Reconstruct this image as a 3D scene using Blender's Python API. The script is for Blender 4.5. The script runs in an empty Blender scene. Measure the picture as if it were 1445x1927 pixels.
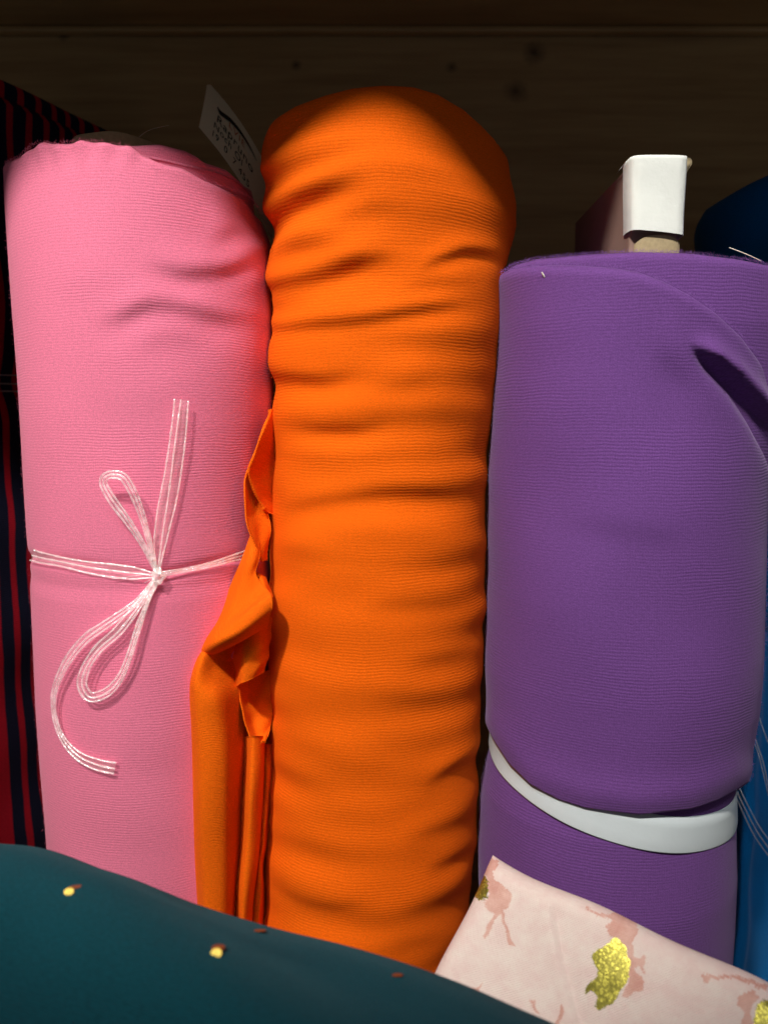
import bpy, math, random
import numpy as np
from mathutils import Vector, Matrix

random.seed(7)
rng = np.random.default_rng(7)
scene = bpy.context.scene
C = scene.collection

# ------------------------------------------------------------------ camera
F = 1512.0                       # focal length in photograph pixels (1445 x 1927)
PITCH = math.radians(6.2)
cam_d = bpy.data.cameras.new('camera')
cam = bpy.data.objects.new('camera', cam_d)
C.objects.link(cam)
scene.camera = cam
cam.location = (0, 0, 0)
cam.rotation_euler = (math.radians(90) - PITCH, 0, 0)
cam_d.sensor_fit = 'VERTICAL'
cam_d.sensor_height = 36
cam_d.sensor_width = 27
cam_d.lens = 36 * F / 1927
cam_d.clip_start = 0.01
cam_d.clip_end = 20
cam_d.dof.use_dof = True
cam_d.dof.focus_distance = 0.405
cam_d.dof.aperture_fstop = 9.0

# ------------------------------------------------------------------ world and lamps
world = bpy.data.worlds.new('World')
scene.world = world
world.use_nodes = True
bg = world.node_tree.nodes['Background']
bg.inputs['Color'].default_value = (0.9, 0.95, 1.0, 1)
bg.inputs['Strength'].default_value = 0.085


def aim(o, target):
    d = Vector(target) - o.location
    o.rotation_euler = d.to_track_quat('-Z', 'Y').to_euler()


sp = bpy.data.lights.new('shop_spot', 'SPOT')
sp.energy = 144
sp.color = (1.0, 0.95, 0.86)
sp.shadow_soft_size = 0.05
sp.spot_size = math.radians(20.2)
sp.spot_blend = 0.42
spot = bpy.data.objects.new('shop_spot', sp)
C.objects.link(spot)
spot.location = (-0.55, -0.765, 1.325)
aim(spot, (-0.035, 0.45, 0.007))

tb_ = bpy.data.lights.new('soft_fill', 'AREA')  # added fill light with no fixture in view, softens shading across the rolls
tb_.energy = 0.85
tb_.color = (0.97, 0.98, 1.0)
tb_.shape = 'RECTANGLE'
tb_.size = 1.1
tb_.size_y = 0.10
tb_.spread = math.radians(33)
fill_strip = bpy.data.objects.new('soft_fill', tb_)
C.objects.link(fill_strip)
fill_strip.location = (0.0, -0.85, 1.42)
aim(fill_strip, (0.07, 0.46, 0.10))

scene.view_settings.view_transform = 'Standard'
scene.view_settings.look = 'None'
scene.view_settings.exposure = 0
scene.view_settings.gamma = 1
scene.view_settings.use_curve_mapping = False
scene.cycles.use_denoising = True
scene.cycles.max_bounces = 8
scene.cycles.diffuse_bounces = 3
scene.cycles.transparent_max_bounces = 16

# ------------------------------------------------------------------ picture <-> place
cp, sn = math.cos(PITCH), math.sin(PITCH)


def ray(px, py):
    a = (px - 722.5) / F
    b = (963.5 - py) / F
    return np.array([a, cp + b * sn, -sn + b * cp])


def at(px, py, Y):
    d = ray(px, py)
    return d * (Y / d[1])


def project(P):
    P = np.asarray(P, float)
    x, y, z = P[..., 0], P[..., 1], P[..., 2]
    dep = y * cp - z * sn
    up = y * sn + z * cp
    return 722.5 + F * x / dep, 963.5 - F * up / dep


FLOOR = -0.45

# ------------------------------------------------------------------ materials
MATS = {}


def new_mat(name):
    m = bpy.data.materials.new(name)
    m.use_nodes = True
    nt = m.node_tree
    b = nt.nodes['Principled BSDF']
    MATS[name] = m
    return m, nt, b


def node(nt, kind, **kw):
    n = nt.nodes.new(kind)
    for k, v in kw.items():
        setattr(n, k, v)
    return n


def math_n(nt, op, a, b=None, c=None):
    n = nt.nodes.new('ShaderNodeMath')
    n.operation = op
    for i, v in enumerate((a, b, c)):
        if v is None:
            continue
        if isinstance(v, (int, float)):
            n.inputs[i].default_value = v
        else:
            nt.links.new(v, n.inputs[i])
    return n.outputs[0]


def noise_n(nt, vec, scale, detail=2, rough=0.5):
    n = nt.nodes.new('ShaderNodeTexNoise')
    n.inputs['Scale'].default_value = scale
    n.inputs['Detail'].default_value = detail
    n.inputs['Roughness'].default_value = rough
    if vec is not None:
        nt.links.new(vec, n.inputs['Vector'])
    return n.outputs['Fac']


def knit(name, col, rib=0.0016, depth=0.00013, sheen=0.35, tint=None, var=0.24, strength=0.8, rough=0.9):
    """Knitted jersey: horizontal ribs in metres of the UV map, wales across them, fine fuzz."""
    m, nt, b = new_mat(name)
    uv = node(nt, 'ShaderNodeUVMap').outputs['UV']
    sep = node(nt, 'ShaderNodeSeparateXYZ')
    nt.links.new(uv, sep.inputs[0])
    u, v = sep.outputs[0], sep.outputs[1]
    warp = noise_n(nt, uv, 45, 3)
    vv = math_n(nt, 'ADD', v, math_n(nt, 'MULTIPLY', math_n(nt, 'SUBTRACT', warp, 0.5), 0.0034))
    uu = math_n(nt, 'ADD', u, math_n(nt, 'MULTIPLY', math_n(nt, 'SUBTRACT', warp, 0.5), 0.0015))
    ribs = math_n(nt, 'SINE', math_n(nt, 'MULTIPLY', vv, 2 * math.pi / rib))
    ribs = math_n(nt, 'MULTIPLY', math_n(nt, 'ADD', ribs, 1), 0.5)
    ribs = math_n(nt, 'POWER', ribs, 0.7)
    wal = math_n(nt, 'SINE', math_n(nt, 'MULTIPLY', uu, 2 * math.pi / (rib * 0.72)))
    # ribs fade in and out over the cloth
    mp = node(nt, 'ShaderNodeMapping')
    mp.inputs['Scale'].default_value = (9, 26, 1)
    nt.links.new(uv, mp.inputs['Vector'])
    patch = noise_n(nt, mp.outputs[0], 1.0, 3)
    ramp = node(nt, 'ShaderNodeMapRange')
    ramp.inputs[1].default_value = 0.36
    ramp.inputs[2].default_value = 0.6
    ramp.inputs[3].default_value = 0.2
    ramp.inputs[4].default_value = 1.0
    nt.links.new(patch, ramp.inputs[0])
    fine = noise_n(nt, uv, 1500, 2)
    mid = noise_n(nt, uv, 420, 2)
    h = math_n(nt, 'MULTIPLY', ribs, ramp.outputs[0])
    h = math_n(nt, 'MULTIPLY_ADD', wal, 0.10, h)
    h = math_n(nt, 'MULTIPLY_ADD', fine, 0.9, h)
    h = math_n(nt, 'MULTIPLY_ADD', mid, 1.1, h)
    bp = node(nt, 'ShaderNodeBump')
    bp.inputs['Strength'].default_value = strength
    bp.inputs['Distance'].default_value = depth
    nt.links.new(h, bp.inputs['Height'])
    nt.links.new(bp.outputs[0], b.inputs['Normal'])
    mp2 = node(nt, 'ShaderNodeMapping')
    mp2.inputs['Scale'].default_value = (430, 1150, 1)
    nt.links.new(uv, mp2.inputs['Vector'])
    yarn = noise_n(nt, mp2.outputs[0], 1.0, 2)  # random yarn tone; its bright dashes also paint rib highlights into the colour
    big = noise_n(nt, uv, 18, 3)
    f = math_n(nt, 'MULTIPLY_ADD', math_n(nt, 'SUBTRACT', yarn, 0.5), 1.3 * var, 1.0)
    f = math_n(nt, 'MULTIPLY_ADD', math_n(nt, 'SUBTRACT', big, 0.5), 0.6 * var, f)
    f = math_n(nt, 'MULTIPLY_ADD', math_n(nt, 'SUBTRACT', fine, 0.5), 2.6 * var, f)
    mx = node(nt, 'ShaderNodeVectorMath', operation='SCALE')
    mx.inputs[0].default_value = col
    nt.links.new(f, mx.inputs['Scale'])
    nt.links.new(mx.outputs[0], b.inputs['Base Color'])
    b.inputs['Roughness'].default_value = rough
    b.inputs['Specular IOR Level'].default_value = 0.12
    b.inputs['Sheen Weight'].default_value = sheen
    b.inputs['Sheen Roughness'].default_value = 0.45
    t = tint or tuple(min(1, c * 0.7 + 0.3) for c in col)
    b.inputs['Sheen Tint'].default_value = (*t, 1)
    return m


def plain(name, col, rough=0.8, var=0.15, scale=120, bump=0.0, spec=0.3, metal=0.0, sheen=0.0, aniso=(1, 1, 1)):
    m, nt, b = new_mat(name)
    tc = node(nt, 'ShaderNodeTexCoord')
    mp = node(nt, 'ShaderNodeMapping')
    mp.inputs['Scale'].default_value = aniso
    nt.links.new(tc.outputs['Object'], mp.inputs['Vector'])
    n = noise_n(nt, mp.outputs[0], scale, 4, 0.6)
    f = math_n(nt, 'MULTIPLY_ADD', math_n(nt, 'SUBTRACT', n, 0.5), 2 * var, 1.0)
    mx = node(nt, 'ShaderNodeVectorMath', operation='SCALE')
    mx.inputs[0].default_value = col
    nt.links.new(f, mx.inputs['Scale'])
    nt.links.new(mx.outputs[0], b.inputs['Base Color'])
    b.inputs['Roughness'].default_value = rough
    b.inputs['Specular IOR Level'].default_value = spec
    b.inputs['Metallic'].default_value = metal
    b.inputs['Sheen Weight'].default_value = sheen
    if bump:
        bp = node(nt, 'ShaderNodeBump')
        bp.inputs['Strength'].default_value = 0.7
        bp.inputs['Distance'].default_value = bump
        nt.links.new(n, bp.inputs['Height'])
        nt.links.new(bp.outputs[0], b.inputs['Normal'])
    return m


PINK = (0.87, 0.215, 0.345)
ORANGE = (0.88, 0.130, 0.002)
PURPLE = (0.152, 0.058, 0.238)
BLUE = (0.0, 0.125, 0.37)
TEAL = (0.004, 0.064, 0.086)
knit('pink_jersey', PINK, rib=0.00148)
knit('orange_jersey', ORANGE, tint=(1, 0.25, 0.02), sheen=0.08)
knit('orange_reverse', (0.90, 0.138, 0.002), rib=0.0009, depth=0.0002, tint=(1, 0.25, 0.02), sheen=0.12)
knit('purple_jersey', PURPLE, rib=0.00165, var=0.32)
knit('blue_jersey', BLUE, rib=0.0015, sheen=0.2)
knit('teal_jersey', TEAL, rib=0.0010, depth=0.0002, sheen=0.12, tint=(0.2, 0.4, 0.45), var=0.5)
plain('fuzz_pink', PINK, 1.0)
plain('fuzz_orange', ORANGE, 1.0)
plain('fuzz_purple', (0.25, 0.11, 0.38), 1.0)
plain('cardboard', (0.42, 0.33, 0.19), 0.9, 0.25, 500, 0.0002)
plain('board_face', (0.33, 0.21, 0.17), 0.7, 0.12, 90, 0.0002)
plain('white_paper', (0.78, 0.80, 0.75), 0.9, 0.05, 70, 0.0012, spec=0.1)
plain('tag_paper', (0.88, 0.78, 0.60), 0.7, 0.06, 120, 0.0002)
plain('ink_black', (0.02, 0.02, 0.022), 0.6, 0.1)
plain('ink_orange', (0.55, 0.17, 0.06), 0.6, 0.1)
plain('white_band', (0.58, 0.64, 0.66), 0.5, 0.05, 60, 0.0003)
plain('lint_white', (0.75, 0.7, 0.6), 0.9)
plain('gold_foil', (1.0, 0.76, 0.18), 0.62, 0.1, 900, 0.0001, metal=1.0)
plain('copper_foil', (0.33, 0.11, 0.035), 0.5, 0.2, 900, 0.0002, metal=0.4)


def clear_plastic(name, alpha, col=(0.93, 0.9, 0.86), gloss=0.35):
    """clear film and strands: mostly see-through, a little milky, with sharp reflections"""
    m, nt, b = new_mat(name)
    tc = node(nt, 'ShaderNodeTexCoord')
    n = noise_n(nt, tc.outputs['Object'], 190, 3)
    bp = node(nt, 'ShaderNodeBump')
    bp.inputs['Strength'].default_value = 1.0
    bp.inputs['Distance'].default_value = 0.0022
    nt.links.new(n, bp.inputs['Height'])
    b.inputs['Base Color'].default_value = (*col, 1)
    b.inputs['Roughness'].default_value = 0.3
    nt.links.new(bp.outputs[0], b.inputs['Normal'])
    tr = node(nt, 'ShaderNodeBsdfTransparent')
    mix = node(nt, 'ShaderNodeMixShader')
    mix.inputs[0].default_value = alpha
    nt.links.new(tr.outputs[0], mix.inputs[1])
    nt.links.new(b.outputs[0], mix.inputs[2])
    gl = node(nt, 'ShaderNodeBsdfGlossy')
    gl.inputs['Color'].default_value = (gloss, gloss, gloss, 1)
    gl.inputs['Roughness'].default_value = 0.2
    nt.links.new(bp.outputs[0], gl.inputs['Normal'])
    add = node(nt, 'ShaderNodeAddShader')
    nt.links.new(mix.outputs[0], add.inputs[0])
    nt.links.new(gl.outputs[0], add.inputs[1])
    nt.links.new(add.outputs[0], nt.nodes['Material Output'].inputs['Surface'])
    return m


clear_plastic('plastic_strand', 0.30, (0.97, 0.95, 0.92), 0.17)
clear_plastic('plastic_film', 0.14, gloss=0.08)
clear_plastic('plastic_dim', 0.4, (0.6, 0.62, 0.66), 0.15)

# pale printed cotton: weave and faint tie-dye blotches; rose and gold glitter ink use the same weave
def printed(name, col, blot, glitter=False):
    m, nt, b = new_mat(name)
    uv = node(nt, 'ShaderNodeUVMap').outputs['UV']
    n1 = noise_n(nt, uv, 130, 5, 0.65)
    n2 = noise_n(nt, uv, 900, 2)
    mix = node(nt, 'ShaderNodeMix', data_type='RGBA')
    mr = node(nt, 'ShaderNodeMapRange')
    mr.inputs[1].default_value = 0.35
    mr.inputs[2].default_value = 0.65
    nt.links.new(n1, mr.inputs[0])
    nt.links.new(mr.outputs[0], mix.inputs[0])
    mix.inputs[6].default_value = (*col, 1)
    mix.inputs[7].default_value = (*blot, 1)
    nt.links.new(mix.outputs[2], b.inputs['Base Color'])
    sep = node(nt, 'ShaderNodeSeparateXYZ')
    nt.links.new(uv, sep.inputs[0])
    tw = math_n(nt, 'SINE', math_n(nt, 'MULTIPLY', math_n(nt, 'ADD', sep.outputs[0], sep.outputs[1]), 2 * math.pi / 0.0011))
    h = math_n(nt, 'MULTIPLY_ADD', n2, 1.0, math_n(nt, 'MULTIPLY', tw, 0.4))
    bp = node(nt, 'ShaderNodeBump')
    bp.inputs['Strength'].default_value = 0.8
    bp.inputs['Distance'].default_value = 0.00022
    b.inputs['Roughness'].default_value = 0.85
    b.inputs['Specular IOR Level'].default_value = 0.15
    if glitter:
        vo = node(nt, 'ShaderNodeTexVoronoi')
        vo.inputs['Scale'].default_value = 1300
        nt.links.new(uv, vo.inputs['Vector'])
        sc = node(nt, 'ShaderNodeSeparateColor')
        nt.links.new(vo.outputs['Color'], sc.inputs[0])
        h = math_n(nt, 'MULTIPLY', sc.outputs[0], 2.2)
        h = math_n(nt, 'ADD', h, n2)
        bp.inputs['Distance'].default_value = 0.00007
        flk = node(nt, 'ShaderNodeVectorMath', operation='SCALE')
        nt.links.new(mix.outputs[2], flk.inputs[0])
        nt.links.new(math_n(nt, 'MULTIPLY_ADD', math_n(nt, 'POWER', sc.outputs[1], 3.0), 1.1, 0.55), flk.inputs['Scale'])
        nt.links.new(flk.outputs[0], b.inputs['Base Color'])
        b.inputs['Metallic'].default_value = 0.45
        b.inputs['Roughness'].default_value = 0.35
    nt.links.new(h, bp.inputs['Height'])
    nt.links.new(bp.outputs[0], b.inputs['Normal'])
    return m


printed('pale_cotton', (0.77, 0.59, 0.55), (0.81, 0.69, 0.63))
printed('rose_print', (0.63, 0.33, 0.27), (0.75, 0.48, 0.41))
printed('gold_glitter', (0.38, 0.34, 0.06), (0.27, 0.24, 0.035), True)


def striped(name):
    m, nt, b = new_mat(name)
    uv = node(nt, 'ShaderNodeUVMap').outputs['UV']
    sep = node(nt, 'ShaderNodeSeparateXYZ')
    nt.links.new(uv, sep.inputs[0])
    w = noise_n(nt, uv, 22, 2)
    u = math_n(nt, 'ADD', sep.outputs[0], math_n(nt, 'MULTIPLY', math_n(nt, 'SUBTRACT', w, 0.5), 0.004))
    fr = math_n(nt, 'FRACT', math_n(nt, 'DIVIDE', u, 0.0162))
    red = math_n(nt, 'LESS_THAN', math_n(nt, 'ABSOLUTE', math_n(nt, 'SUBTRACT', fr, 0.5)), 0.17)
    wide = math_n(nt, 'MULTIPLY', math_n(nt, 'LESS_THAN', u, -0.0060), math_n(nt, 'GREATER_THAN', u, -0.030))
    red = math_n(nt, 'MAXIMUM', red, wide)
    n = noise_n(nt, uv, 700, 2)
    mix = node(nt, 'ShaderNodeMix', data_type='RGBA')
    mix.inputs[6].default_value = (0.014, 0.014, 0.035, 1)
    mix.inputs[7].default_value = (0.52, 0.012, 0.028, 1)
    nt.links.new(red, mix.inputs[0])
    f = math_n(nt, 'MULTIPLY_ADD', n, 0.6, 0.7)
    mx = node(nt, 'ShaderNodeVectorMath', operation='SCALE')
    nt.links.new(mix.outputs[2], mx.inputs[0])
    nt.links.new(f, mx.inputs['Scale'])
    nt.links.new(mx.outputs[0], b.inputs['Base Color'])
    b.inputs['Roughness'].default_value = 0.95
    b.inputs['Specular IOR Level'].default_value = 0.1
    rib = math_n(nt, 'SINE', math_n(nt, 'MULTIPLY', sep.outputs[1], 2 * math.pi / 0.0016))
    bp = node(nt, 'ShaderNodeBump')
    bp.inputs['Strength'].default_value = 0.6
    bp.inputs['Distance'].default_value = 0.0002
    nt.links.new(math_n(nt, 'MULTIPLY_ADD', n, 0.8, rib), bp.inputs['Height'])
    nt.links.new(bp.outputs[0], b.inputs['Normal'])
    return m


striped('striped_jersey')


def pine(name, knots):
    m, nt, b = new_mat(name)
    tc = node(nt, 'ShaderNodeTexCoord')
    P = tc.outputs['Object']
    mp = node(nt, 'ShaderNodeMapping')
    mp.inputs['Scale'].default_value = (3, 20, 46)
    nt.links.new(P, mp.inputs['Vector'])
    g = noise_n(nt, mp.outputs[0], 2.2, 5, 0.6)
    mix = node(nt, 'ShaderNodeMix', data_type='RGBA')
    mr = node(nt, 'ShaderNodeMapRange')
    mr.inputs[1].default_value = 0.3
    mr.inputs[2].default_value = 0.7
    nt.links.new(g, mr.inputs[0])
    nt.links.new(mr.outputs[0], mix.inputs[0])
    mix.inputs[6].default_value = (0.52, 0.33, 0.14, 1)
    mix.inputs[7].default_value = (0.36, 0.21, 0.08, 1)
    col = mix.outputs[2]
    for (x, y, z, r) in knots:
        vm = node(nt, 'ShaderNodeVectorMath', operation='SUBTRACT')
        vm.inputs[1].default_value = (x, y, z)
        nt.links.new(P, vm.inputs[0])
        vs = node(nt, 'ShaderNodeVectorMath', operation='MULTIPLY')
        vs.inputs[1].default_value = (0.9, 0.0, 1.0)
        nt.links.new(vm.outputs[0], vs.inputs[0])
        ln = node(nt, 'ShaderNodeVectorMath', operation='LENGTH')
        nt.links.new(vs.outputs[0], ln.inputs[0])
        nz = noise_n(nt, P, 120, 2)
        d = math_n(nt, 'MULTIPLY_ADD', math_n(nt, 'SUBTRACT', nz, 0.5), r * 1.2, ln.outputs['Value'])
        k = node(nt, 'ShaderNodeMapRange')
        k.inputs[1].default_value = -r * 0.2
        k.inputs[2].default_value = r * 1.9
        k.inputs[3].default_value = 1
        k.inputs[4].default_value = 0
        nt.links.new(d, k.inputs[0])
        mk = node(nt, 'ShaderNodeMix', data_type='RGBA')
        nt.links.new(k.outputs[0], mk.inputs[0])
        nt.links.new(col, mk.inputs[6])
        mk.inputs[7].default_value = (0.06, 0.028, 0.012, 1)
        col = mk.outputs[2]
    nt.links.new(col, b.inputs['Base Color'])
    b.inputs['Roughness'].default_value = 0.6
    bp = node(nt, 'ShaderNodeBump')
    bp.inputs['Distance'].default_value = 0.0006
    bp.inputs['Strength'].default_value = 0.5
    nt.links.new(g, bp.inputs['Height'])
    nt.links.new(bp.outputs[0], b.inputs['Normal'])
    return m


# ------------------------------------------------------------------ mesh helpers
def obj(name, verts, faces, mat, parent=None, uv=None, smooth=True, mats=None, mat_idx=None):
    me = bpy.data.meshes.new(name)
    verts = np.asarray(verts, float)
    me.from_pydata(verts.tolist(), [], faces if isinstance(faces, list) else faces.tolist())
    for mm in (mats or [mat]):
        me.materials.append(MATS[mm])
    if smooth:
        me.polygons.foreach_set('use_smooth', np.ones(len(me.polygons), bool))
    if mat_idx is not None:
        me.polygons.foreach_set('material_index', np.asarray(mat_idx, np.int32))
    if uv is not None:
        lay = me.uv_layers.new(name='UVMap')
        li = np.zeros(len(me.loops), np.int32)
        me.loops.foreach_get('vertex_index', li)
        lay.data.foreach_set('uv', np.asarray(uv, float)[li].ravel())
    me.update()
    o = bpy.data.objects.new(name, me)
    C.objects.link(o)
    if parent is not None:
        o.parent = parent
        o.matrix_parent_inverse = Matrix.Translation(-parent.location)
    return o


def thing(name, label, cat, loc, group=None):
    o = bpy.data.objects.new(name, None)
    o.empty_display_size = 0.02
    C.objects.link(o)
    o.location = Vector([float(c) for c in loc])
    o['label'] = label
    o['category'] = cat
    if group:
        o['group'] = group
    return o


def tag(o, label, cat, group=None):
    o['label'] = label
    o['category'] = cat
    if group:
        o['group'] = group
    return o


def grid_faces(nr, nc, wrap=False):
    r = np.arange(nr - 1)[:, None]
    c = np.arange(nc if wrap else nc - 1)[None, :]
    a = r * nc + c
    b = r * nc + (c + 1) % nc
    return np.stack([a, b, b + nc, a + nc], -1).reshape(-1, 4)


def sstep(a, b, x):
    t = np.clip((x - a) / (b - a), 0, 1)
    return t * t * (3 - 2 * t)


def wob(th, z, amp, seed, n=14, fz=(10, 70), ft=(1, 5)):
    """soft unevenness of cloth: a sum of random waves round and along the roll"""
    r = np.random.default_rng(seed)
    out = np.zeros_like(z)
    for _ in range(n):
        k = r.integers(ft[0], ft[1] + 1)
        f = r.uniform(*fz)
        out += np.sin(k * th + r.uniform(0, 6.28) + f * z * r.choice([-1, 1])) / n ** 0.5
    return amp * out


class Roll:
    """A roll of cloth standing on end; its sides follow (py, left px, right px) at depth yc."""

    def __init__(self, yc, sides):
        zs, xs, rs = [], [], []
        for py, l, r in sides:
            A, B = at(l, py, yc), at(r, py, yc)
            a, b = math.atan2(A[0], yc), math.atan2(B[0], yc)
            c, h = (a + b) / 2, (b - a) / 2
            zs.append((A[2] + B[2]) / 2)
            xs.append(yc * math.tan(c))
            rs.append(yc / math.cos(c) * math.sin(h))
        o = np.argsort(zs)
        self.z, self.x, self.r = (np.array(q)[o] for q in (zs, xs, rs))
        self.yc = yc

    def cx(self, z): return np.interp(z, self.z, self.x)
    def rad(self, z): return np.interp(z, self.z, self.r)

    def point(self, th, z, dr=0.0):
        R = self.rad(z) + dr
        return np.stack([self.cx(z) + R * np.sin(th), self.yc - R * np.cos(th), z + 0 * th], -1)

    def rim_z(self, th, table, inset=0.0):
        """height of the rim at each angle so that it passes the traced outline"""
        px_t, py_t = np.array([t[0] for t in table], float), np.array([t[1] for t in table], float)
        z = np.full_like(th, at(px_t.mean(), py_t.mean(), self.yc)[2])
        for _ in range(12):
            P = self.point(th, z, -inset)
            px, _ = project(P)
            py = np.interp(px, px_t, py_t)
            b = (963.5 - py) / F
            Y = np.minimum(P[:, 1], self.yc)
            z = Y * (-sn + b * cp) / (cp + b * sn)
        return z

    def hit(self, px, py, lift=0.0):
        """first point of the roll on the line of sight, raised by lift"""
        d = ray(px, py)
        z = at(px, py, self.yc - self.rad(0.0))[2]
        for _ in range(15):
            X, R = float(self.cx(z)), float(self.rad(z)) + lift
            a = d[0] ** 2 + d[1] ** 2
            bb = -2 * (d[0] * X + d[1] * self.yc)
            c = X * X + self.yc ** 2 - R * R
            D = bb * bb - 4 * a * c
            t = (-bb - math.sqrt(max(D, 0))) / (2 * a)
            z = t * d[2]
        return d * t


def fold_disp(P, folds):
    px, py = project(P)
    out = np.zeros_like(px)
    for pts, A, w in folds:
        xs = np.array([p[0] for p in pts], float)
        ys = np.array([p[1] for p in pts], float)
        # smooth the traced line
        xx = np.linspace(xs[0], xs[-1], 60)
        yy = np.interp(xx, xs, ys)
        k = np.ones(11) / 11
        yy = np.convolve(np.pad(yy, 5, mode='edge'), k, 'valid')
        f = np.interp(px, xx, yy)
        s = py - f
        L = xs[-1] - xs[0]
        e = min(110.0, L * 0.46)
        env = sstep(xs[0] - 8, xs[0] + e, px) * (1 - sstep(xs[-1] - e, xs[-1] + 8, px))
        w = w * 2.2
        out += 0.92 * A * env * (-np.tanh(s / w)) * np.exp(-(s / (2.3 * w)) ** 2) * 1.25
    return out


def build_wrap(name, roll, parent, mat, rim=None, ztop=None, zbot=FLOOR, bottom=None, folds=(), nth=400, nz=380,
               amp=0.0007, seed=1, extra=None, rim_curl=0.004, inset=0.0, tuck=None, slant=0.0, yshift=None):
    th = np.linspace(-math.pi, math.pi, nth, endpoint=False)
    th = th - 0.35 * np.sin(th)           # more columns towards the front
    zt = roll.rim_z(th, rim, inset) if rim is not None else np.full(nth, ztop)
    zb = roll.rim_z(th, bottom, inset) if bottom is not None else np.full(nth, zbot)
    t = np.linspace(0, 1, nz)
    Z = zb[None] + (zt - zb)[None] * t[:, None]
    TH = np.broadcast_to(th[None], Z.shape)
    base = roll.point(TH, Z, -inset)
    d = wob(TH, Z, amp, seed)
    if folds:
        d = d + fold_disp(base, folds)
    if extra is not None:
        d = d + extra(TH, Z, base)
    # rounded lip at the rim
    dist = (zt[None] - Z)
    lip = np.clip(1 - dist / rim_curl, 0, 1)
    d = d - rim_curl * 0.6 * (1 - np.sqrt(np.clip(1 - lip ** 2, 0, 1)))
    P = roll.point(TH, Z, d - inset)
    if yshift is not None:
        P[..., 1] += yshift(TH, Z)
    Rm = float(roll.r.mean())
    U = TH * Rm
    V = Z + slant * U
    rows = [P]
    uvs = [np.stack([U, V], -1)]
    # inner lip, then spiral of layers on the top
    Rt = roll.rad(zt) - inset
    for q, dz in ((0.004, -0.0012), (0.007, -0.004)):
        dd = d[-1] - inset - q
        Q = roll.point(th, zt, dd)
        if yshift is not None:
            Q[..., 1] += yshift(th, zt)
        rows.append(Q[None] + np.array([0, 0, dz]))
        uvs.append(np.stack([U[-1:], V[-1:] + q], -1))
    if tuck is not None:                  # cloth pulled in under the lower edge
        pre, preuv = [], []
        for q, dz in reversed(tuck):
            pre.append(roll.point(th, zb, d[0] - inset - q)[None] + np.array([0, 0, dz]))
            preuv.append(np.stack([U[:1], V[:1] - q], -1))
        rows = pre + rows
        uvs = preuv + uvs
    Pall = np.concatenate(rows, 0)
    UV = np.concatenate(uvs, 0)
    nr = Pall.shape[0]
    fs = grid_faces(nr, nth, True)
    o = obj(name, Pall.reshape(-1, 3), fs, mat, parent, UV.reshape(-1, 2))
    o['_zt'] = float(zt.mean())
    return o, th, zt, d[-1]


def roll_end(name, roll, z, mat, parent, r0=0.02, rmax=None, turns=14, dz=-0.006):
    """the end of the roll: wound layers as concentric steps round the core"""
    R = rmax or float(roll.rad(z)) - 0.006
    n = 120
    th = np.linspace(0, 2 * math.pi, n, endpoint=False)
    rows, uvs = [], []
    k = turns * 2
    for i in range(k + 1):
        r = R + (r0 - R) * i / k
        h = dz + (0.0016 if i % 2 else -0.0016) + 0.0012 * np.sin(3 * th + i) + 0.0008 * np.sin(7 * th + 2 * i)
        rows.append(np.stack([roll.cx(z) + r * np.sin(th), roll.yc - r * np.cos(th), z + h], -1))
        uvs.append(np.stack([th * r, np.full(n, i * 0.002)], -1))
    P = np.stack(rows)
    return obj(name, P.reshape(-1, 3), grid_faces(k + 1, n, True), mat, parent, np.stack(uvs).reshape(-1, 2))


def tube_mesh(pts, rad, ns=8, closed=False):
    pts = np.asarray(pts, float)
    n = len(pts)
    rad = np.broadcast_to(np.asarray(rad, float), (n,))
    T = np.gradient(pts, axis=0)
    T /= np.linalg.norm(T, axis=1, keepdims=True) + 1e-12
    ref = np.array([0, -1.0, 0.1])
    V, fs = [], []
    for i in range(n):
        a = np.cross(T[i], ref)
        if np.linalg.norm(a) < 1e-3:
            a = np.cross(T[i], [1, 0, 0])
        a /= np.linalg.norm(a)
        b = np.cross(T[i], a)
        for k in range(ns):
            q = 2 * math.pi * k / ns
            V.append(pts[i] + rad[i] * (math.cos(q) * a + math.sin(q) * b))
    f = grid_faces(n, ns, True).tolist()
    f.append(list(range(ns))[::-1])
    f.append([(n - 1) * ns + k for k in range(ns)])
    return np.array(V), f


def catmull(pts, n):
    """smooth curve through the points, n samples"""
    p = np.asarray(pts, float)
    seg = np.linalg.norm(np.diff(p, axis=0), axis=1) ** 0.5
    t = np.concatenate([[0], np.cumsum(seg)])
    m = np.gradient(p, t, axis=0)
    tt = np.linspace(0, t[-1], n)
    i = np.clip(np.searchsorted(t, tt, 'right') - 1, 0, len(p) - 2)
    h = (t[i + 1] - t[i])[:, None]
    s = ((tt - t[i])[:, None]) / h
    return ((2 * s ** 3 - 3 * s ** 2 + 1) * p[i] + (s ** 3 - 2 * s ** 2 + s) * h * m[i]
            + (-2 * s ** 3 + 3 * s ** 2) * p[i + 1] + (s ** 3 - s ** 2) * h * m[i + 1])


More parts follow.
